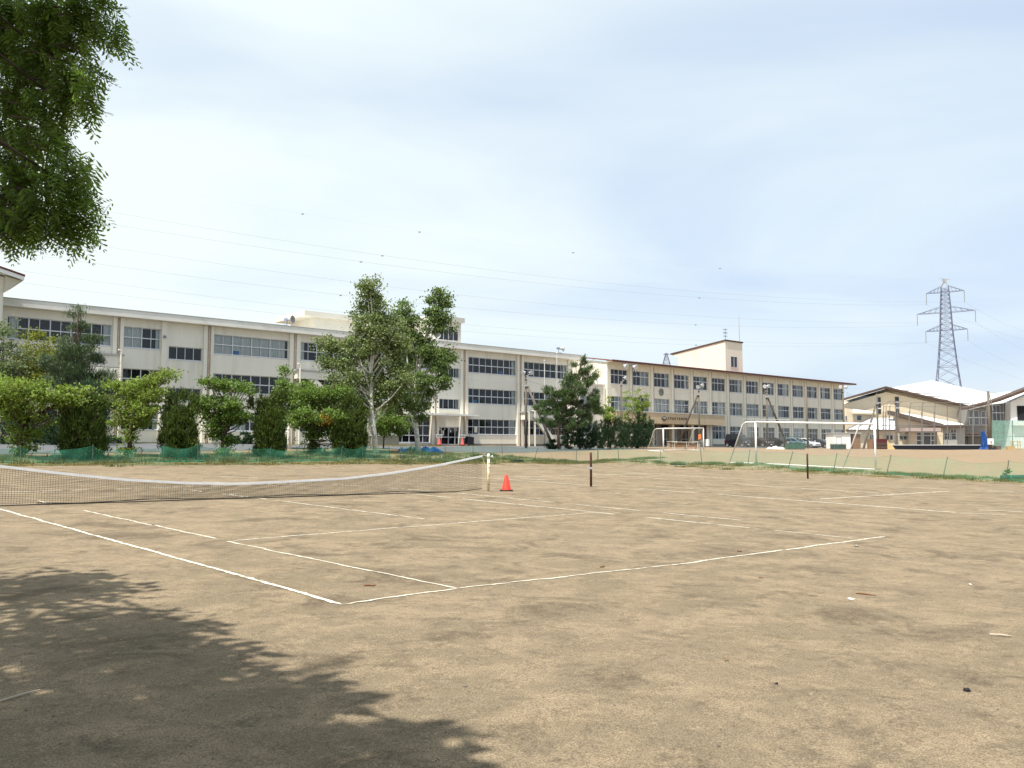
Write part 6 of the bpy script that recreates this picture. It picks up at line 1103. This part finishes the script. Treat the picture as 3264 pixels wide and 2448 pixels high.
# birches
bi = 'white barked birches in front of the school'
tree('birch_tree', 'taller white barked birch with a broad loose crown', 'tree', (1199, 1446), None, [(1172, 908, 16, 14), (1205, 900, 12, 12), (1160, 930, 30, 24), (1190, 945, 32, 26), (1150, 965, 22, 12), (1205, 985, 40, 30), (1160, 1000, 36, 30), (1190, 1035, 55, 34), (1240, 1030, 40, 30), (1150, 1060, 45, 30), (1220, 1080, 60, 36), (1020, 1090, 14, 12), (1045, 1105, 32, 20), (1090, 1110, 50, 26), (1150, 1110, 60, 30), (1230, 1130, 70, 36), (1040, 1150, 22, 12), (1085, 1160, 50, 24), (1268, 1100, 40, 34), (1262, 1050, 26, 22), (1275, 1215, 50, 30), (1255, 1250, 50, 26), (1150, 1165, 70, 32), (1240, 1180, 70, 34), (1110, 1205, 60, 24), (1180, 1220, 70, 30), (1090, 1240, 44, 18), (1160, 1265, 60, 24), (1210, 1280, 50, 24), (1130, 1290, 36, 14), (1175, 1305, 40, 16)], 'lf_birch', 31000, (.16, .11), [(1199, 1446), (1191, 1370), (1184, 1300), (1183, 1180), (1188, 1050), (1182, 900)], .19, 'barkb', clump=.24, ncl=20, flat=.7, group=bi, seed=41, nbr=1, stems=[[(1184, 1300), (1178, 1335), (1176, 1370)], [(1186, 1200), (1130, 1140), (1085, 1105)], [(1188, 1150), (1230, 1090), (1262, 1040)]])
tree('birch_tree', 'leaning white barked birch with a tall crown tip over the narrow roof house', 'tree', (1334, 1440), None, [(1398, 935, 20, 14), (1395, 965, 34, 24), (1420, 960, 22, 18), (1385, 1000, 40, 24), (1410, 1010, 22, 24), (1375, 1035, 40, 24), (1285, 970, 18, 14), (1275, 995, 32, 16), (1305, 1020, 30, 22), (1290, 1060, 44, 28), (1330, 1075, 30, 20), (1310, 1110, 60, 32), (1370, 1110, 50, 28), (1425, 1130, 24, 26), (1395, 1150, 50, 26), (1330, 1160, 66, 34), (1385, 1200, 44, 26), (1415, 1220, 18, 26), (1320, 1215, 60, 28), (1370, 1245, 30, 18), (1300, 1265, 54, 24), (1340, 1290, 36, 22), (1290, 1305, 44, 18), (1340, 1325, 20, 14), (1260, 1300, 40, 18), (1440, 1050, 12, 8)], 'lf_birch2', 27000, (.165, .115), [(1334, 1440), (1328, 1380), (1322, 1310), (1324, 1220), (1350, 1100), (1390, 980)], .19, 'barkb', clump=.22, ncl=20, flat=.7, group=bi, seed=42, nbr=1, stems=[[(1322, 1260), (1300, 1160), (1285, 1040)], [(1330, 1200), (1380, 1170), (1420, 1130)]])
# pine by the floodlight pole, ginkgos
tree('pine_tree', 'dark green pine with a pointed leader beside the braced floodlight pole', 'tree', (1782, 1424), 86., [(1861, 1140, 5, 10), (1861, 1160, 9, 14), (1860, 1185, 26, 10), (1830, 1165, 8, 10), (1880, 1165, 8, 10), (1845, 1205, 24, 14), (1900, 1190, 10, 10), (1885, 1210, 16, 10), (1862, 1225, 34, 14), (1815, 1190, 8, 12), (1805, 1215, 16, 14), (1822, 1235, 30, 16), (1750, 1240, 14, 10), (1765, 1255, 30, 14), (1800, 1262, 44, 18), (1850, 1258, 44, 18), (1895, 1255, 14, 14), (1895, 1275, 16, 12), (1760, 1285, 40, 16), (1820, 1290, 54, 20), (1880, 1298, 36, 18), (1720, 1295, 16, 10), (1735, 1308, 28, 12), (1780, 1318, 52, 18), (1842, 1322, 56, 18), (1905, 1305, 22, 14), (1725, 1338, 22, 9), (1770, 1345, 36, 12), (1830, 1350, 52, 16)], 'lf_pine2', 42000, (.30, .046), [(1782, 1424), (1780, 1370), (1795, 1300), (1835, 1230), (1860, 1140)], .15, clump=.16, ncl=17, flat=.75, mode='pine', group='pine trees', seed=43, nbr=2, jit=.4)
gk_ = 'yellow green young ginkgo trees'
tree('ginkgo_tree', 'slim yellow green ginkgo just right of the pine tree', 'tree', (1938, 1424), 93.5, [(1940, 1275, 5, 12), (1940, 1295, 11, 12), (1922, 1312, 10, 9), (1950, 1310, 12, 9), (1938, 1325, 22, 13), (1950, 1340, 18, 8)], 'lf_gink', 1800, (.16, .11), [(1938, 1424), (1938, 1340), (1940, 1270)], .05, clump=.16, ncl=14, group=gk_, seed=44, nbr=2)
tree('ginkgo_tree', 'larger yellow green ginkgo with ascending limbs right of the floodlight pole', 'tree', (2032, 1424), 97.5, [(2033, 1248, 7, 10), (2030, 1268, 18, 13), (1995, 1250, 7, 6), (2003, 1268, 12, 8), (2058, 1262, 10, 9), (2045, 1285, 26, 12), (2010, 1290, 20, 10), (2058, 1292, 10, 12), (2032, 1312, 30, 13), (2000, 1315, 10, 8), (2035, 1335, 26, 10), (1995, 1335, 16, 8)], 'lf_gink', 3000, (.17, .11), [(2032, 1424), (2032, 1340), (2034, 1250)], .07, clump=.2, ncl=14, group=gk_, seed=45, nbr=2)
tree('weed', 'leafy weed growing beside the rolled mat at the net fence', 'plant', (3206, 1528), None, [(3212, 1500, 7, 9), (3204, 1512, 6, 7), (3212, 1518, 7, 6)], 'lf_green', 160, (.10, .07), [(3206, 1528), (3210, 1500)], .012, clump=.05, ncl=6, seed=46, nbr=1)

# ---------------------------------------------------------------- feathery redwood overhead at the left
def redwood():
    r = np.random.default_rng(77); base = np.array([-6.2, -.6, 0]); base[2] = G(base[0], base[1]); t = thing('redwood_tree', 'overhanging feathery redwood whose drooping sprays fill the upper left corner', 'tree', base)
    MB().tube([base-[0, 0, .2], base+[0, 0, .6], base+[.05, .1, 5], base+[0, .2, 11], base+[0, .1, 17]], [.5, .36, .28, .17, .05], 14).build('trunk', M['bark'], t, base, True)
    br = MB(); Vs = []; Fs = []; nb = [0]
    K = 9                                               # leaflet pairs on one spray
    tt = np.linspace(.06, 1, K)
    def sprays(c, d, Ln, simple=False):                  # c bases, d directions, one feathery leaf each
        n = len(c); d = unit(d); nrm = r.normal(size=(n, 3))*.5+np.array([.1, -.15, .9]); s = unit(np.cross(d, nrm)); up = np.cross(s, d)
        if simple:
            V = np.stack([c, c+d*Ln[:, None]*.5+s*Ln[:, None]*.2, c+d*Ln[:, None], c+d*Ln[:, None]*.5-s*Ln[:, None]*.2], 1).reshape(-1, 3); F = np.arange(4*n).reshape(-1, 4)
        else:
            droop = -.18*(tt**2)[None, :, None]*Ln[:, None, None]*np.array([0, 0, 1]); ax = c[:, None]+d[:, None]*(tt[None, :, None]*Ln[:, None, None])+droop
            wl_ = (Ln[:, None]*.27*(np.sin(np.pi*np.clip(tt*.80+.18, 0, 1))**.6)[None])[..., None]; hw = (Ln*.040)[:, None, None]; out = []
            for sg_ in (-1, 1):
                dirv = s[:, None]*sg_*.88+d[:, None]*.42-up[:, None]*.08*sg_+np.array([0, 0, -.10]); tip = ax+dirv*wl_; a = ax-d[:, None]*hw*.8; b = ax+d[:, None]*hw*.8; m_ = ax+dirv*wl_*.62
                out.append(np.stack([a, m_-d[:, None]*hw, tip, m_+d[:, None]*hw], 2))
            V = np.concatenate(out, 1).reshape(-1, 3); F = np.arange(len(V)).reshape(-1, 4)
        Vs.append(V); Fs.append(F+nb[0]); nb[0] += len(V)
    # visible part: blobs given by photo position and distance
    vis = [(50, 60, 130, 90, 6.6), (170, 70, 130, 80, 6.4), (290, 40, 90, 50, 6.2), (360, 20, 42, 26, 6.1), (300, 95, 80, 36, 6.2), (385, 100, 22, 18, 6.1), (395, 140, 14, 16, 6.1), (340, 120, 34, 18, 6.1), (60, 180, 140, 80, 6.6), (180, 170, 110, 60, 6.4), (240, 150, 60, 40, 6.3), (120, 270, 130, 70, 6.4), (250, 250, 50, 60, 6.2), (300, 270, 26, 60, 6.1), (318, 220, 20, 20, 6.1), (315, 330, 14, 40, 6.1), (290, 370, 22, 24, 6.1), (230, 330, 55, 60, 6.2), (60, 350, 100, 60, 6.5), (160, 370, 90, 40, 6.3), (190, 410, 46, 40, 6.2), (50, 440, 90, 50, 6.4), (110, 470, 50, 36, 6.2), (200, 455, 40, 28, 6.1), (225, 485, 22, 20, 6.1), (210, 520, 26, 30, 6.1), (60, 540, 80, 50, 6.3), (110, 590, 70, 50, 6.2), (240, 545, 30, 26, 6.0), (285, 560, 34, 18, 6.0), (190, 590, 60, 40, 6.1), (250, 620, 60, 36, 6.0), (300, 640, 30, 22, 6.0), (60, 650, 90, 50, 6.3), (150, 680, 80, 46, 6.1), (230, 690, 70, 36, 6.0), (310, 690, 24, 34, 6.0), (60, 730, 70, 40, 6.2), (130, 730, 60, 28, 6.1), (235, 745, 40, 30, 6.0), (300, 735, 16, 30, 6.0), (245, 775, 12, 16, 6.0), (180, 755, 30, 24, 6.0), (110, 765, 26, 22, 6.1), (50, 780, 26, 22, 6.1), (5, 720, 40, 50, 6.2), (-60, 300, 90, 400, 6.6)]
    for x, y, rx, ry, Zv in vis:
        x -= 22; y -= 14; Zv = Zv*.53; s_ = Zv/F_PX; n = int(6+rx*ry*.0098); n = min(n, 165); u = unit(r.normal(size=(n, 3)))*(r.uniform(0, 1, n)**.4)[:, None]; c = atZ(x, y, Zv)+u*np.array([rx*s_, max(.13, rx*s_*.9), ry*s_])*.76
        out = np.c_[np.full(n, .45), r.normal(0, .5, n)-.1, np.full(n, -.62)]+r.normal(0, .42, (n, 3)); Ln = r.uniform(.10, .175, n); sprays(c-unit(out)*Ln[:, None]*.5, out, Ln)
        o_ = atZ(x, y, Zv); inner = o_+np.array([-.5*rx*s_-.18, .05, .25*ry*s_+.1]); br.tube([inner, (inner+o_)/2+np.array([0, 0, .03]), o_+np.array([.3*rx*s_, 0, -.3*ry*s_])], [.006, .004, .002], 5)
    # limbs feeding the visible sprays
    for x, y, Zv, h in ((260, 60, 6.3, 5.6), (200, 330, 6.3, 4.8), (230, 600, 6.1, 4.0), (60, 500, 6.4, 4.5), (150, 180, 6.4, 5.2), (120, 700, 6.2, 3.9)):
        e = atZ(x, y, Zv*.53); s = np.array([base[0], base[1]+.1, h+.2]); m1 = s*.6+e*.4+[0, 0, .7]; m2 = s*.25+e*.75+[0, 0, .35]; br.tube([s, m1, m2, e], [.06, .035, .015, .004], 7)
    # the rest of the crown, above the picture, casts the shade on the court; extra clumps cut sky light
    off = SUN/SUN.z
    shade = []
    for px, py, rr in ((60, 1860, 1.0), (150, 1900, .9), (260, 1850, .5), (300, 1880, .45), (240, 2000, 1.0), (420, 1995, .42), (520, 2030, .42), (600, 2000, .30), (100, 2080, 1.1), (380, 2120, .8), (560, 2100, .55), (690, 2075, .26), (650, 2150, .45), (260, 2250, 1.0), (480, 2240, .75), (700, 2260, .50), (800, 2200, .30), (900, 2240, .32), (980, 2190, .24), (1040, 2235, .20), (100, 2400, 1.0), (400, 2380, .8), (640, 2370, .65), (840, 2360, .4), (1150, 2350, .2), (1270, 2330, .16), (1380, 2340, .16), (1300, 2410, .18), (1400, 2420, .16), (200, 2560, .9), (500, 2620, .7)):
        g_ = at(px, py); h = r.uniform(5.4, 7.0); shade.append((g_+np.array([off.x, off.y, 1])*h, rr))
    for _ in range(70): a_ = (r.uniform(-11, 4), r.uniform(-9, -1.6), r.uniform(4.5, 11)); shade.append((np.array(a_), 1.3))  # unseen clumps added behind the camera to block sky light from the shade
    for _ in range(26): a_ = r.uniform(0, 6.28); q = r.uniform(.3, 3.6); h = r.uniform(5.5, 15); k = (17-h)/12; shade.append((np.array([base[0]+math.cos(a_)*q*k*1.1, base[1]-1.0+math.sin(a_)*q*k, h]), 1.0))
    for c0_, rr in shade:
        n = int(22+(235 if rr < 1.15 else 430)*rr*rr); n = min(n, 620); u = unit(r.normal(size=(n, 3)))*(r.uniform(0, 1, n)**.5)[:, None]; c = c0_+u*np.array([rr, rr, rr*.45]); sprays(c, np.c_[r.normal(0, .7, n), r.normal(0, .7, n), r.normal(-.4, .3, n)], r.uniform(.2, .42, n), True)
        s = np.array([base[0], base[1], max(3.0, c0_[2]-.8)]); br.tube([s, (s+c0_)/2+[0, 0, .3], c0_], [.05, .03, .008], 6)
    br.build('branch', M['bark'], t, base, True); mesh_arr('foliage', np.vstack(Vs), np.vstack(Fs), M['lf_red'], t, base)
redwood()
